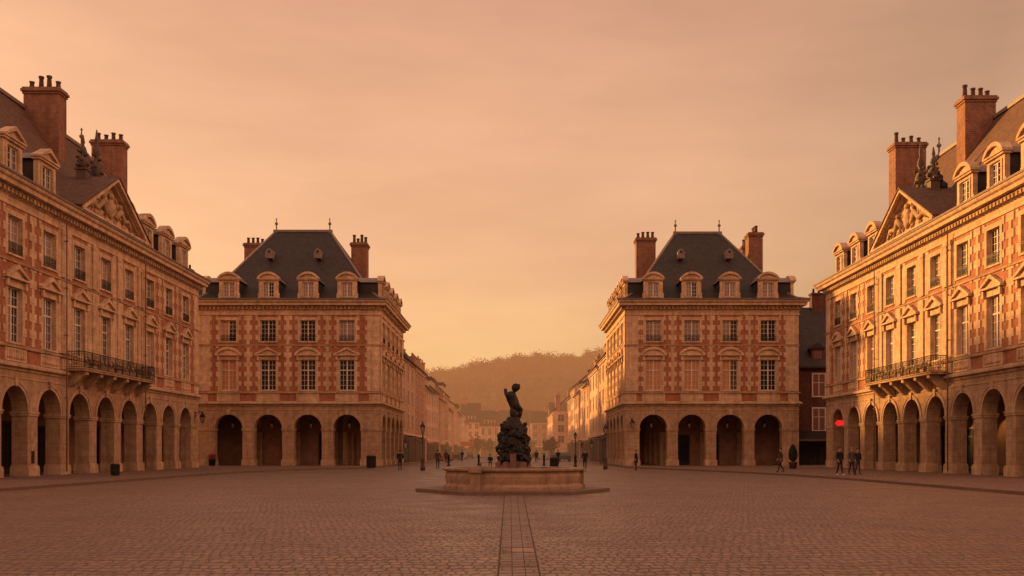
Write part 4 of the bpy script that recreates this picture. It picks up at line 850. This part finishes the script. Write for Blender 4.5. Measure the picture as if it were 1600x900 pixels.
# ------------------------------------------------------------------ people
def person(label, x, y, face, coat='coat_black', legs='trouser', shoes='shoe', hair='hair', h=1.72, stride=.0, long_coat=.0, bag=None, seated=False, group=None):
    s = h / 1.75; root = None
    z = lambda v: v * s
    if not seated:
        kn, an = stride * .45, stride
        V = [(0, 0, .96), (0, .0, 1.14), (0, .01, 1.32), (0, 0, 1.44), (0, 0, 1.53), (0, .01, 1.60), (0, .015, 1.68), (0, .0, 1.745)]
        L = [[(-.09, 0, .90), (-.10, kn + .02, .50), (-.10, an - .02, .10), (-.10, an + .03, .045), (-.11, an + .15, .035)], [(.09, 0, .90), (.10, -kn * .3 + .03, .50), (.10, -an - .03, .12), (.10, -an + .03, .05), (.11, -an + .15, .035)]]
        A = [[(-.18, 0, 1.42), (-.25, -.03 - stride*.3, 1.16), (-.24, .08 - stride*.4, .94)], [(.18, 0, 1.42), (.25, -.03 + stride*.3, 1.16), (.24, .08 + stride*.5, .94)]]
    else:
        V = [(0, 0, .52), (0, .02, .70), (0, .05, .88), (0, .06, 1.0), (0, .08, 1.09), (0, .1, 1.16), (0, .11, 1.24), (0, .1, 1.305)]
        L = [[(-.09, .04, .5), (-.12, .44, .52), (-.12, .46, .12), (-.12, .49, .05), (-.12, .6, .035)], [(.09, .04, .5), (.12, .44, .52), (.12, .42, .12), (.12, .45, .05), (.12, .56, .035)]]
        A = [[(-.18, .06, .98), (-.24, .1, .74), (-.12, .32, .62)], [(.18, .06, .98), (.24, .1, .74), (.12, .32, .62)]]
    rad = [.135, .125, .14, .085, .055, .075, .092, .06]
    verts = list(V); edges = [(i, i + 1) for i in range(7)]; Rr = list(rad)
    for leg in L:
        b = len(verts); verts += leg; Rr += [.10, .062, .042, .045, .035]; edges += [(0, b)] + [(b + i, b + i + 1) for i in range(4)]
    for arm_ in A:
        b = len(verts); verts += arm_; Rr += [.065, .045, .033]; edges += [(3, b), (b, b + 1), (b + 1, b + 2)]
    verts = [tuple(c * s for c in v) for v in verts]; Rr = [r * s for r in Rr]
    body = skin_mesh('person', verts, edges, Rr, [M['skin'], M[legs], M[shoes]], 2)
    hip = V[0][2] * s; neck = V[4][2] * s
    fi = []
    for p in body.polygons:
        c = p.center
        arm_zone = abs(c.x) > .19 * s and c.z > (.8 if not seated else .55) * s
        fi.append(0 if c.z > neck - .03 or arm_zone and not seated else (2 if c.z < .085 * s else 1))
    body.polygons.foreach_set('material_index', fi)
    # hands: palm, four fingers and a thumb, joined into the body mesh; face features
    hb = bmesh.new(); hb.from_mesh(body)
    k = MB()
    for side, arm_ in zip((-1, 1), A):
        w = Vector(arm_[2]) * s; d = (Vector(arm_[2]) - Vector(arm_[1])).normalized(); n = Vector((side, 0, 0)); t = d.cross(n).normalized()
        k.tube([w - d*.02, w + d*.05, w + d*.09], [.026, .04, .036], 8)
        for q, ln in zip((-1.5, -.5, .5, 1.5), (.07, .085, .08, .06)): k.tube([w + d*.085 + t*q*.019, w + d*(.085 + ln*.55) + t*q*.02 - n*.006, w + d*(.085 + ln*.95) + t*q*.019 - n*.022], [.0095, .009, .007], 6)
        k.tube([w + d*.03 + t*.03, w + d*.06 + t*.055 - n*.01, w + d*.085 + t*.058 - n*.025], [.012, .011, .008], 6)
    hc = Vector(V[6]) * s
    k.ico((hc.x, hc.y + .092*s, hc.z - .03), (.014, .022, .024), 1); 
    for sg in (-1, 1): k.ico((sg*.082*s, hc.y, hc.z - .025), (.012, .022, .032), 1); k.ico((sg*.032, hc.y + .082*s, hc.z), (.013, .01, .008), 1)
    k.ico((0, hc.y + .083*s, hc.z - .065), (.024, .01, .007), 1)
    k = k.mesh('hand', [M['skin']]); hb.from_mesh(k); hb.to_mesh(body); hb.free()
    body.polygons.foreach_set('use_smooth', [True] * len(body.polygons))
    o = link('person', body, None, (x, y, .11 if abs(x) > 18.9 else 0), face); tag(o, label, 'person', group)
    # coat
    cv = [V[0], V[1], V[2], V[3]]; ce = [(0, 1), (1, 2), (2, 3)]; cr = [.165, .15, .165, .105]
    if not seated:
        cv = [(0, 0, .98 - .12 - long_coat)] + cv; ce = [(i, i + 1) for i in range(4)]; cr = [.185] + cr
    sh = len(cv) - 1
    for arm_ in A:
        b = len(cv); e2 = Vector(arm_[1]).lerp(Vector(arm_[2]), .88); cv += [arm_[0], arm_[1], tuple(e2)]; cr += [.088, .066, .054]; ce += [(sh, b), (b, b + 1), (b + 1, b + 2)]
    cm = skin_mesh('coat', [tuple(c*s for c in v) for v in cv], ce, [r*s for r in cr], M[coat], 2, 1); link('coat', cm, o)
    hm = MB(); hc = Vector(V[6])*s; rings = []
    for j in range(7):
        a = j/6 * R(108); rings.append([(hc.x + .104*s*math.sin(a)*math.cos(q), hc.y - .014 + .112*s*math.sin(a)*math.sin(q) * (1 if math.sin(q) < .2 else .86), hc.z + .012 + .098*s*math.cos(a) - (.05*max(0, -math.sin(q))*math.sin(a)) + (.05*max(0, math.sin(q))*max(0, a - 1.1))) for q in [2*PI*i/14 for i in range(14)]])
    hm.loops(rings, 0, True, cap=False); link('hair', hm.mesh('hair', M[hair]), o)
    if bag:
        bm_ = MB(); bm_.box(-.06, .06, -.16, .16, -.3, 0); bm_.tube([(0, -.1, 0), (0, -.06, .16), (0, .06, .16), (0, .1, 0)], .012, 5)
        bo = link('handbag', bm_.mesh('handbag', M[bag]), None, o.location + Vector((math.cos(face)*.27*s + -math.sin(face)*.1, math.sin(face)*.27*s + math.cos(face)*.1, .70))); bo.rotation_euler = (0, 0, face)
        tag(bo, 'pink handbag carried by the standing person at the corner' if bag == 'bag_pink' else 'dark handbag carried by the walking person', 'bag')
    return o
x_, y_, _ = px(1312, 745.5); person('person in a long black coat and pale shoes, left one of the strollers at right', x_, y_, R(200), 'coat_black', 'trouser', 'shoe_white', stride=.16, long_coat=.12)
x_, y_, _ = px(1330.5, 744.3); person('person in a grey jacket walking between two others at right', x_, y_, R(195), 'coat_grey', 'trouser', stride=.14, hair='hair_fair')
x_, y_, _ = px(1340, 743.8); person('person in dark navy coat, right end of the strolling group', x_, y_, R(190), 'coat_navy', 'jean', stride=.12, long_coat=.1, h=1.66)
x_, y_, _ = px(1220, 740); person('person in dark brown clothes walking alone before the last right arch', x_, y_, R(80), 'coat_brown', 'trouser', stride=.2)
x_, y_, _ = px(625, 734.5); person('person in bulky black coat by the left pavilion corner', x_, y_, R(20), 'coat_black', 'trouser', h=1.68, long_coat=.15)
x_, y_, _ = px(684, 732); person('person in dark clothes standing beside the left lamp post', x_, y_, R(0), 'coat_brown', 'trouser')
x_, y_, _ = px(914, 735); person('person in black jacket walking right of the fountain', x_, y_, R(170), 'coat_black', 'trouser', 'shoe_white', stride=.18)
x_, y_, _ = px(994, 735); person('person in long dark coat at the corner of the right pavilion', x_, y_, R(90), 'coat_black', 'trouser', long_coat=.25, bag='bag_pink')
for px_, Y_, rz_, ct, lb in ((697, 128, 10, 'coat_grey', 'distant person in grey near the red car, left of the street'), (722, 150, 190, 'coat_navy', 'distant person in navy walking in the street left of the statue'), (838, 136, 5, 'coat_brown', 'distant person in brown walking in the street right of the statue'), (872, 124, 185, 'coat_black', 'distant person in black in the street right of the domed container')):
    person(lb, (px_ - CX)*Y_/FPX, Y_, R(rz_), ct, 'jean', stride=.15)
def bench(label, x, y, rz):
    o = empty('bench', (x, y, 0), rz); tag(o, label, 'bench')
    m = MB()
    for k in range(4): m.box(-.9, .9, -.22 + k*.12, -.13 + k*.12, .42, .45)
    link('seat', m.mesh('seat', M['dark']), o)
    m = MB(); m.box(-.8, -.72, -.2, .2, 0, .42); ml = m.mesh('leg', M['iron']); link('leg', ml, o); link('leg', ml, o, (1.52, 0, 0))
bx_, by_, _ = px(763, 728); bx_, by_ = (763 - CX)*96/FPX, 96
bench('low dark bench behind the fountain left of the statue', bx_, by_, 0)
person('person in dark coat sitting on the bench behind the fountain', bx_ + .2, by_ - .02, R(180), 'coat_black', 'trouser', seated=True)

# ------------------------------------------------------------------ street furniture
def bollard_mesh():
    m = MB(); m.lathe([(.17, 0), (.17, .12), (.12, .16), (.11, .95), (.15, .98), (.15, 1.06), (.11, 1.12), (.13, 1.2), (.02, 1.3)], n=12); return m.mesh('bollard', M['iron'])
bm0 = bollard_mesh()
for x, Y_, lb in ((701, 103, 'dark bollard on the left between the lamp post and the fountain'), (748, 106, 'dark bollard standing just left of the bench behind the fountain'), (850, 106, 'dark bollard behind the fountain right of the statue'), (899, 99, 'dark bollard at the right end of the fountain, left of the walking person')):
    tag(link('bollard', bm0, None, ((x - CX)*Y_/FPX, Y_, 0)), lb, 'bollard', 'bollards across the street mouth')
def lantern_parts(o, loc, s=1.0):
    m = MB(); n = 4; q = lambda r, z: [(loc[0] + r*s*math.cos(PI/4 + PI/2*k), loc[1] + r*s*math.sin(PI/4 + PI/2*k), loc[2] + z*s) for k in range(n)]
    m.loops([q(.11, 0), q(.13, .05)], 0, False); m.loops([q(.27, .50), q(.28, .55), q(.14, .72), q(.05, .86), q(.02, .95)], 0, False)
    for k in range(4):
        a, b = q(.125, .05)[k], q(.255, .5)[k]; m.tube([a, b], .016*s, 4)
    l = link('lantern', m.mesh('lantern', M['iron']), o)
    g = MB(); g.loops([q(.11, .05), q(.24, .5)], 0, False, cap=False); link('lantern_glass', g.mesh('lantern_glass', M['curtain']), l)
def lamp(label, x, y, arm, h=3.1):
    o = empty('street_lamp', (x, y, 0)); tag(o, label, 'street lamp', 'lamp posts at the street mouth')
    m = MB(); m.lathe([(.2, 0), (.2, .3), (.15, .4), (.13, .9), (.16, .95), (.07, 1.05), (.05, h - .4), (.08, h - .35), (.05, h)], n=12); link('post', m.mesh('post', M['lamp']), o)
    m = MB(); m.tube([(0, 0, h - .5), (arm*.5, 0, h - .25), (arm, 0, h - .3)], .035, 6); m.tube([(0, 0, h - .9), (arm*.35, 0, h - .55), (arm*.7, 0, h - .32)], .022, 5); m.tube([(arm, 0, h - .3), (arm, 0, h - .42)], .02, 5); link('arm', m.mesh('arm', M['iron']), o)
    lantern_parts(o, (0, 0, h), 1.05); lantern_parts(o, (arm, 0, h - 1.3), .95)
x_, y_, _ = px(660.5, 735); lamp('lamp post with side arm, left of the street by the pavilion', x_, y_, -1.4)
x_, y_, _ = px(946, 733); lamp('lamp post with side arm, right of the street by the pavilion', x_, y_, -1.25)
x_, y_, _ = px(899, 723.5); lamp('more distant lamp post in front of the sunlit right houses', x_, y_, .9, 3.3)
def wall_lantern(label, F, u, z, out=.7, s=1.1):
    o = empty('wall_lantern', F.at(u, 0, z)); o.rotation_euler = (0, 0, F.rz); tag(o, label, 'lantern')
    m = MB(); m.box(-.07, .07, -.05, 0, -.3, .3); m.tube([(0, 0, .1), (0, -out*.5, .3), (0, -out, .22)], .028, 6); m.tube([(0, 0, -.2), (0, -out*.4, .05), (0, -out*.75, .25)], .02, 5); link('bracket', m.mesh('bracket', M['iron']), o)
    lantern_parts(o, (0, -out, -.75), s)
wall_lantern('iron bracket lantern on the end pier of the left building', FL, bL[-1] + 2.5, 4.9); wall_lantern('bracket lantern on the left corner of the right pavilion', Frame(11.4, 99, 0), .7, 4.7)
def hanging(label, p, z=4.6, group='lanterns hanging in the arches'):
    o = empty('hanging_lantern', (p.x, p.y, z)); tag(o, label, 'lantern', group)
    m = MB(); m.tube([(0, 0, .85), (0, 0, 6.0 - z)], .015, 4); link('chain', m.mesh('chain', M['iron']), o); lantern_parts(o, (0, 0, 0), .9)
nth = ('first', 'second', 'third', 'fourth')
for i, u in enumerate([x + 33.05 for x in LX]): hanging('lantern hanging in the %s arch from the left of the left pavilion' % nth[i], Frame(-33.05, 99, 0).at(u, 1.6), 4.05)
for i, u in enumerate([x - 11.4 for x in RX]): hanging('lantern hanging in the %s arch from the left of the right pavilion' % nth[i], Frame(11.4, 99, 0).at(u, 1.6), 4.05)
for i in (1, 2, 3): hanging('lantern hanging in the %s arch from the left edge of the left building' % nth[i - 1], FL.at(bL[i] + .35, 1.5), 3.95)
def bin_(label, x, y, r=.36, h=1.0, dome=False, z=0):
    o = empty('litter_bin', (x, y, z)); tag(o, label, 'bin')
    m = MB(); m.lathe([(r*.86, 0), (r*.88, .06), (r*.95, h*.5), (r, h*.86), (r*1.06, h*.87), (r*1.06, h*.92)], n=16)
    for k in range(16): a = 2*PI*k/16; m.box(r*.97*math.cos(a) - .02, r*.97*math.cos(a) + .02, r*.97*math.sin(a) - .02, r*.97*math.sin(a) + .02, .08, h*.86)
    link('body', m.mesh('body', M['bin']), o)
    m = MB(); m.lathe([(r*1.05, h*.925), (r*.98, h*1.04), (r*.7, h*1.16), (r*.25, h*1.22), (.02, h*1.23)] if dome else [(r*1.04, h*.925), (r*.7, h*.98), (r*.68, h*.95)], n=16); link('lid', m.mesh('lid', M['bin']), o)
x_, y_, _ = px(580, 733); bin_('large dark bin at the right corner of the left pavilion', x_, y_, .42, 1.15, z=.11)
x_, y_, _ = px(180, 746); bin_('dark litter bin before the piers of the left building', x_, y_, .25, .75, z=.11)
bin_('domed dark container behind the fountain on the right', (866 - CX)*92/FPX, 92, .42, .92, True)
# clipped shrub in a pot
x_, y_, _ = px(1239, 734.5); o = empty('potted_shrub', (x_, y_, .11)); tag(o, 'dark clipped shrub in a pot before the right end of the right pavilion', 'plant')
m = MB(); m.lathe([(.28, 0), (.36, .5), (.4, .52), (.4, .6), (.33, .6), (.3, .5)], n=14); link('pot', m.mesh('pot', M['pot']), o)
n = 2600; p = RNG.normal(size=(n, 3)); p /= np.linalg.norm(p, axis=1, keepdims=True); p *= RNG.uniform(.4, 1, (n, 1))**.4; tz = (p[:, 2:3] + 1)/2
link('crown', quads_mesh('crown', np.concatenate([p[:, :2]*.46*(1.05 - .55*tz), .6 + tz*1.5], 1), RNG.uniform(.03, .07, n), M['leaf']), o)
m = MB(); m.tube([(0, 0, .4), (.02, 0, 1.1), (0, 0, 1.7)], [.05, .04, .01], 6); link('trunk', m.mesh('trunk', M['f_bark']), o)
# red shop sign in the far arch on the right
sp = FR.at(bR[0], .15, 4.15); o = empty('shop_sign', sp); o.rotation_euler = (0, 0, 0); tag(o, 'glowing red diamond-shaped shop sign hanging in the last arch at right', 'sign')
m = MB(); m.loops([[(x*.12, y*.16, z) for x, y in ((-1, -1), (1, -1), (1, 1), (-1, 1))] for z in (-.42, -.40)], 0, False)
m = MB(); P = [(-.42, -.04), (-.2, -.24), (.2, -.24), (.42, -.04), (.2, .24), (-.2, .24)]; m.prism(P, -.1, .1); link('lamp_face', m.mesh('lamp_face', M['red_lamp']), o)
m = MB(); m.tube([(0, 0, .3), (0, 0, 1.4)], .02, 5); m.prism([(x*1.08, z*1.1) for x, z in P], .102, .14); link('bracket', m.mesh('bracket', M['iron']), o)
# awning and bicycle at the dark house
o = empty('shop_awning', (33.2, 103.3, 3.3)); tag(o, 'dark shop awning with a tan edge on the narrow brick house', 'awning')
m = MB(); m.prism([(-1.7, -.5), (-1.7, -.42), (0, .5), (0, .42)], -3.2, 3.2); me = m.mesh('canopy', M['dark']); q = link('canopy', me, o); q.rotation_euler = (0, 0, PI/2); q.location = (0, 0, 0)
m = MB(); m.box(-3.2, 3.2, -1.74, -1.70, -.62, -.40); link('valance', m.mesh('valance', M['plinth']), o)
def bicycle(x, y, rz):
    o = empty('bicycle', (x, y, .11), rz); tag(o, 'bicycle parked in the dark shop doorway of the narrow house', 'bicycle')
    w = MB(); w.tube([(.33*math.cos(a*PI/10), 0, .34 + .33*math.sin(a*PI/10)) for a in range(21)], .018, 5)
    for k in range(10): a = 2*PI*k/10; w.tube([(0, 0, .34), (.33*math.cos(a), 0, .34 + .33*math.sin(a))], .003, 3)
    wm = w.mesh('wheel', M['coat_grey']); link('wheel', wm, o, (-.52, 0, 0)); link('wheel', wm, o, (.52, 0, 0))
    f = MB()
    for a, b in (((-.52, 0, .34), (-.1, 0, .34)), ((-.52, 0, .34), (-.2, 0, .85)), ((-.1, 0, .34), (-.22, 0, .95)), ((-.2, 0, .85), (.35, 0, .88)), ((-.1, 0, .34), (.36, 0, .82)), ((.32, 0, 1.0), (.52, 0, .34))): f.tube([a, b], .018, 6)
    link('frame', f.mesh('frame', M['coat_navy']), o); h = MB(); h.tube([(.25, -.28, 1.03), (.34, -.1, 1.05), (.34, .1, 1.05), (.25, .28, 1.03)], .014, 5); link('handlebar', h.mesh('handlebar', M['iron']), o)
    s_ = MB(); s_.ico((-.24, 0, .97), (.14, .07, .04), 2); link('saddle', s_.mesh('saddle', M['iron']), o)
bicycle(32.2, 101.6, R(12))
# wall plate on the second visible pier of the left building
o = empty('wall_plate', FL.at((bL[1] + bL[2])/2, -.01, 1.25)); o.rotation_euler = (0, 0, FL.rz); tag(o, 'small dark notice plate on the left building, on its pier nearest the edge', 'sign')
m = MB(); m.box(-.15, .15, -.04, 0, -.32, .32); m.box(-.18, .18, -.06, 0.004, .32, .36); m.box(-.18, .18, -.06, .004, -.36, -.32); link('plate', m.mesh('plate', M['dark']), o)
# planter with red flowers in the first arch of the left pavilion
x_, y_, _ = px(341, 728.7); o = empty('flower_tub', (x_, 98.6, .11)); tag(o, 'tub of red flowers at the first arch of the left pavilion', 'plant')
m = MB(); m.lathe([(.3, 0), (.36, .6), (.4, .62), (.4, .7), (.32, .7)], n=12); link('pot', m.mesh('pot', M['dark']), o)
n = 500; p = RNG.normal(size=(n, 3)); p /= np.linalg.norm(p, axis=1, keepdims=True); link('flowers', quads_mesh('flowers', p*np.array([.45, .4, .32])*RNG.uniform(.5, 1, (n, 1)) + np.array([0, 0, .95]), RNG.uniform(.03, .07, n), M['red_cloth']), o)
# cars down the street
def car_proto():
    m = MB(); P = [(-2.05, .3), (2.05, .3), (2.1, .6), (2.0, .78), (1.05, .9), (.45, 1.38), (-1.1, 1.42), (-1.75, .98), (-2.05, .92)]
    return P
def car(label, x, y, rz, mat):
    o = empty('parked_car', (x, y, 0), rz); tag(o, label, 'car', 'cars parked down the street'); P = car_proto(); m = MB()
    prof3 = [[(a, w * (1 if z < .95 else .8), z) for a, z in P] for w in (-.86, -.82, .82, .86)]
    rings = [[(a*.985, -.87*(1 if z < .95 else .8), z) for a, z in P], [(a, -.80*(1 if z < .95 else .8), z + .01) for a, z in P], [(a, .80*(1 if z < .95 else .8), z + .01) for a, z in P], [(a*.985, .87*(1 if z < .95 else .8), z) for a, z in P]]
    m.loops(rings, 0, False); link('body', m.mesh('body', M[mat]), o)
    w = MB(); w.lathe([(.31, -.1), (.31, .1)], n=14, smooth=False); wm = w.mesh('wheel', M['f_iron'])
    for sx in (-1.3, 1.3):
        for sy in (-.8, .8): q = link('wheel', wm, o, (sx, sy, .31)); q.rotation_euler = (PI/2, 0, 0)
    gl = MB()
    for s in (-1, 1): gl.poly([(a, s*.80, z) for a, z in ((.95, .95), (.42, 1.32), (-1.05, 1.35), (-1.5, 1.0))][::-s])
    gl.poly([(1.08, -.6, .93), (1.08, .6, .93), (.52, .55, 1.36), (.52, -.55, 1.36)]); gl.poly([(-1.76, -.6, 1.02), (-1.2, -.55, 1.38), (-1.2, .55, 1.38), (-1.76, .6, 1.02)]); link('glazing', gl.mesh('glazing', M['f_glass']), o)
    for s in (-.6, .6):
        h = MB(); h.ico((2.08, s, .66), (.06, .16, .08), 1); link('headlight', h.mesh('headlight', M['f_frame']), o)
    return o
for x, Y_, rz, mt, lb in ((697, 158, 88, 'car_red', 'red car parked on the left of the street before the pink house'), (713, 176, 88, 'car_black', 'black car parked behind the red car'), (722, 190, 91, 'car_silver', 'silver car parked behind the black car on the left'), (733, 205, 90, 'car_blue', 'dark blue car parked left, below the red awning'), (836, 200, 95, 'car_black', 'black car parked right of the statue down the street'), (849, 178, 88, 'car_silver', 'silver car parked on the right of the street'), (868, 168, 90, 'car_black', 'black car before the jutting house on the right'), (882, 150, 91, 'car_blue', 'dark blue car parked before the sunlit houses')):
    car(lb, (x - CX)*Y_/FPX, Y_, R(rz), mt)
# red awning at the street end
o = empty('cafe_awning', (-13.0, 240, 3.3)); tag(o, 'red cafe awning at the far end of the street, left of the statue', 'awning')
m = MB(); m.prism([(-2.6, -.1), (2.6, -.1), (2.6, .0), (2.2, .7), (-2.2, .7), (-2.6, 0)], -1.6, 1.6); m.box(-2.6, 2.6, -1.66, -1.61, -.45, -.1); link('canopy', m.mesh('canopy', M['f_red']), o)
m = MB(); m.tube([(0, 0, -3.3), (0, 0, .1)], .05, 6); pm = m.mesh('post', M['f_iron'])
for a in (-2.4, 2.4): link('post', pm, o, (a, -1.5, 0))

# ------------------------------------------------------------------ camera, sun, sky
cam = bpy.data.cameras.new('camera'); co = bpy.data.objects.new('camera', cam); COL.objects.link(co); co.location = (0, 0, EYE); co.rotation_euler = (PI/2, 0, 0)
cam.sensor_width = 36; cam.lens = FPX/1600*36; cam.shift_x = -5/1600; cam.shift_y = 255/1600; cam.clip_start = .1; cam.clip_end = 6000; sc.camera = co
SUN_EL, SUN_AZ = R(13.5), R(-44.5)     # azimuth from +y, negative to the left
S = Vector((math.sin(SUN_AZ)*math.cos(SUN_EL), math.cos(SUN_AZ)*math.cos(SUN_EL), math.sin(SUN_EL)))
sl = bpy.data.lights.new('sun', 'SUN'); sl.energy = 9.0; sl.angle = R(2.6); sl.color = (1.0, .45, .115)
so = bpy.data.objects.new('sun', sl); COL.objects.link(so); so.rotation_euler = S.to_track_quat('Z', 'Y').to_euler(); so.location = (-60, 60, 60)
w = bpy.data.worlds.new('World'); sc.world = w; w.use_nodes = True; nt = w.node_tree; nt.nodes.clear()
tc = nd(nt, 'ShaderNodeTexCoord'); D = tc.outputs['Generated']
sky = nd(nt, 'ShaderNodeTexSky', sky_type='NISHITA', sun_disc=False, sun_elevation=SUN_EL, sun_rotation=SUN_AZ, air_density=1.6, dust_density=4.0)
sk = mixc(nt, 1.0, sky.outputs[0], (.10, .085, .07), 'MULTIPLY')
sp_ = nd(nt, 'ShaderNodeSeparateXYZ'); nt.links.new(D, sp_.inputs[0])
def srgb(r, g_, b): return tuple(((v/255 + .055)/1.055)**2.4 if v > 10 else v/3294 for v in (r, g_, b))
rp = nd(nt, 'ShaderNodeValToRGB'); nt.links.new(sp_.outputs['Z'], rp.inputs[0]); el = rp.color_ramp.elements
stops = [(0.0, srgb(255, 192, 120)), (.10, srgb(255, 199, 137)), (.19, srgb(255, 194, 145)), (.30, srgb(248, 187, 146)), (.43, srgb(234, 173, 138)), (.62, (.70, .41, .28)), (1.0, (.70, .43, .31))]
el[0].position, el[0].color = stops[0][0], c4(stops[0][1]); el[1].position, el[1].color = stops[-1][0], c4(stops[-1][1])
for p_, c_ in stops[1:-1]: e = el.new(p_); e.color = c4(c_)
# back sky: darkened low down, brightened higher up to light the facades
dt = nd(nt, 'ShaderNodeVectorMath', operation='DOT_PRODUCT'); nt.links.new(D, dt.inputs[0]); dt.inputs[1].default_value = Vector((math.sin(R(-10)), math.cos(R(-10)), 0))
azf = ramp(nt, dt.outputs['Value'], .0, .62)
bkr = nd(nt, 'ShaderNodeValToRGB'); nt.links.new(sp_.outputs['Z'], bkr.inputs[0]); b_ = bkr.color_ramp.elements
b_[0].position, b_[0].color = .12, (.22, .20, .19, 1); b_[1].position, b_[1].color = 1.0, (.95, .92, .92, 1)
for p_, v_ in ((.42, (2.6, 2.28, 2.15)), (.62, (2.9, 2.55, 2.4)), (.82, (1.3, 1.2, 1.2))): q_ = b_.new(p_); q_.color = c4(v_)
back = bkr.outputs[0]
az = mixc(nt, azf, back, (1.0, 1.0, 1.0))
sx = nd(nt, 'ShaderNodeMath', operation='MULTIPLY_ADD'); nt.links.new(sp_.outputs['X'], sx.inputs[0]); sx.inputs[1].default_value = .5; sx.inputs[2].default_value = .5
sdr = nd(nt, 'ShaderNodeValToRGB'); nt.links.new(sx.outputs[0], sdr.inputs[0]); e_ = sdr.color_ramp.elements
e_[0].position, e_[0].color = .0, (1, 1, 1, 1); e_[1].position, e_[1].color = 1.0, (1.7, 1.6, 1.5, 1)
for p_, v_ in ((.47, (1, 1, 1)), (.60, (.86, .87, .88)), (.71, (.62, .66, .68)), (.80, (.95, .95, .95))): q_ = e_.new(p_); q_.color = c4(v_)
gcol = mixc(nt, 1.0, rp.outputs[0], az, 'MULTIPLY')
gv = mixc(nt, 1.0, gcol, sdr.outputs[0], 'MULTIPLY')
# thin high cloud, stretched along the horizon
mp = nd(nt, 'ShaderNodeMapping'); mp.inputs['Scale'].default_value = (1.3, 1.3, 5.5); mp.inputs['Rotation'].default_value = (0, R(8), 0); nt.links.new(D, mp.inputs[0])
cn = noise(nt, mp.outputs[0], 2.1, 6, .55); cl = ramp(nt, cn, .32, .72, (.86, .83, .83), (1.06, 1.055, 1.04))
gc = mixc(nt, 1.0, gv, cl, 'MULTIPLY')
fin = mixc(nt, .90, sk, gc)
bg = nd(nt, 'ShaderNodeBackground', Strength=1.03); nt.links.new(fin, bg.inputs[0]); wo = nd(nt, 'ShaderNodeOutputWorld'); nt.links.new(bg.outputs[0], wo.inputs[0])
sc.view_settings.view_transform = 'Standard'; sc.view_settings.look = 'None'; sc.view_settings.exposure = 0; sc.view_settings.gamma = 1
sc.render.engine = 'CYCLES'; sc.cycles.use_denoising = True; sc.cycles.max_bounces = 6; sc.cycles.diffuse_bounces = 4; sc.cycles.glossy_bounces = 3; sc.cycles.sample_clamp_indirect = 6
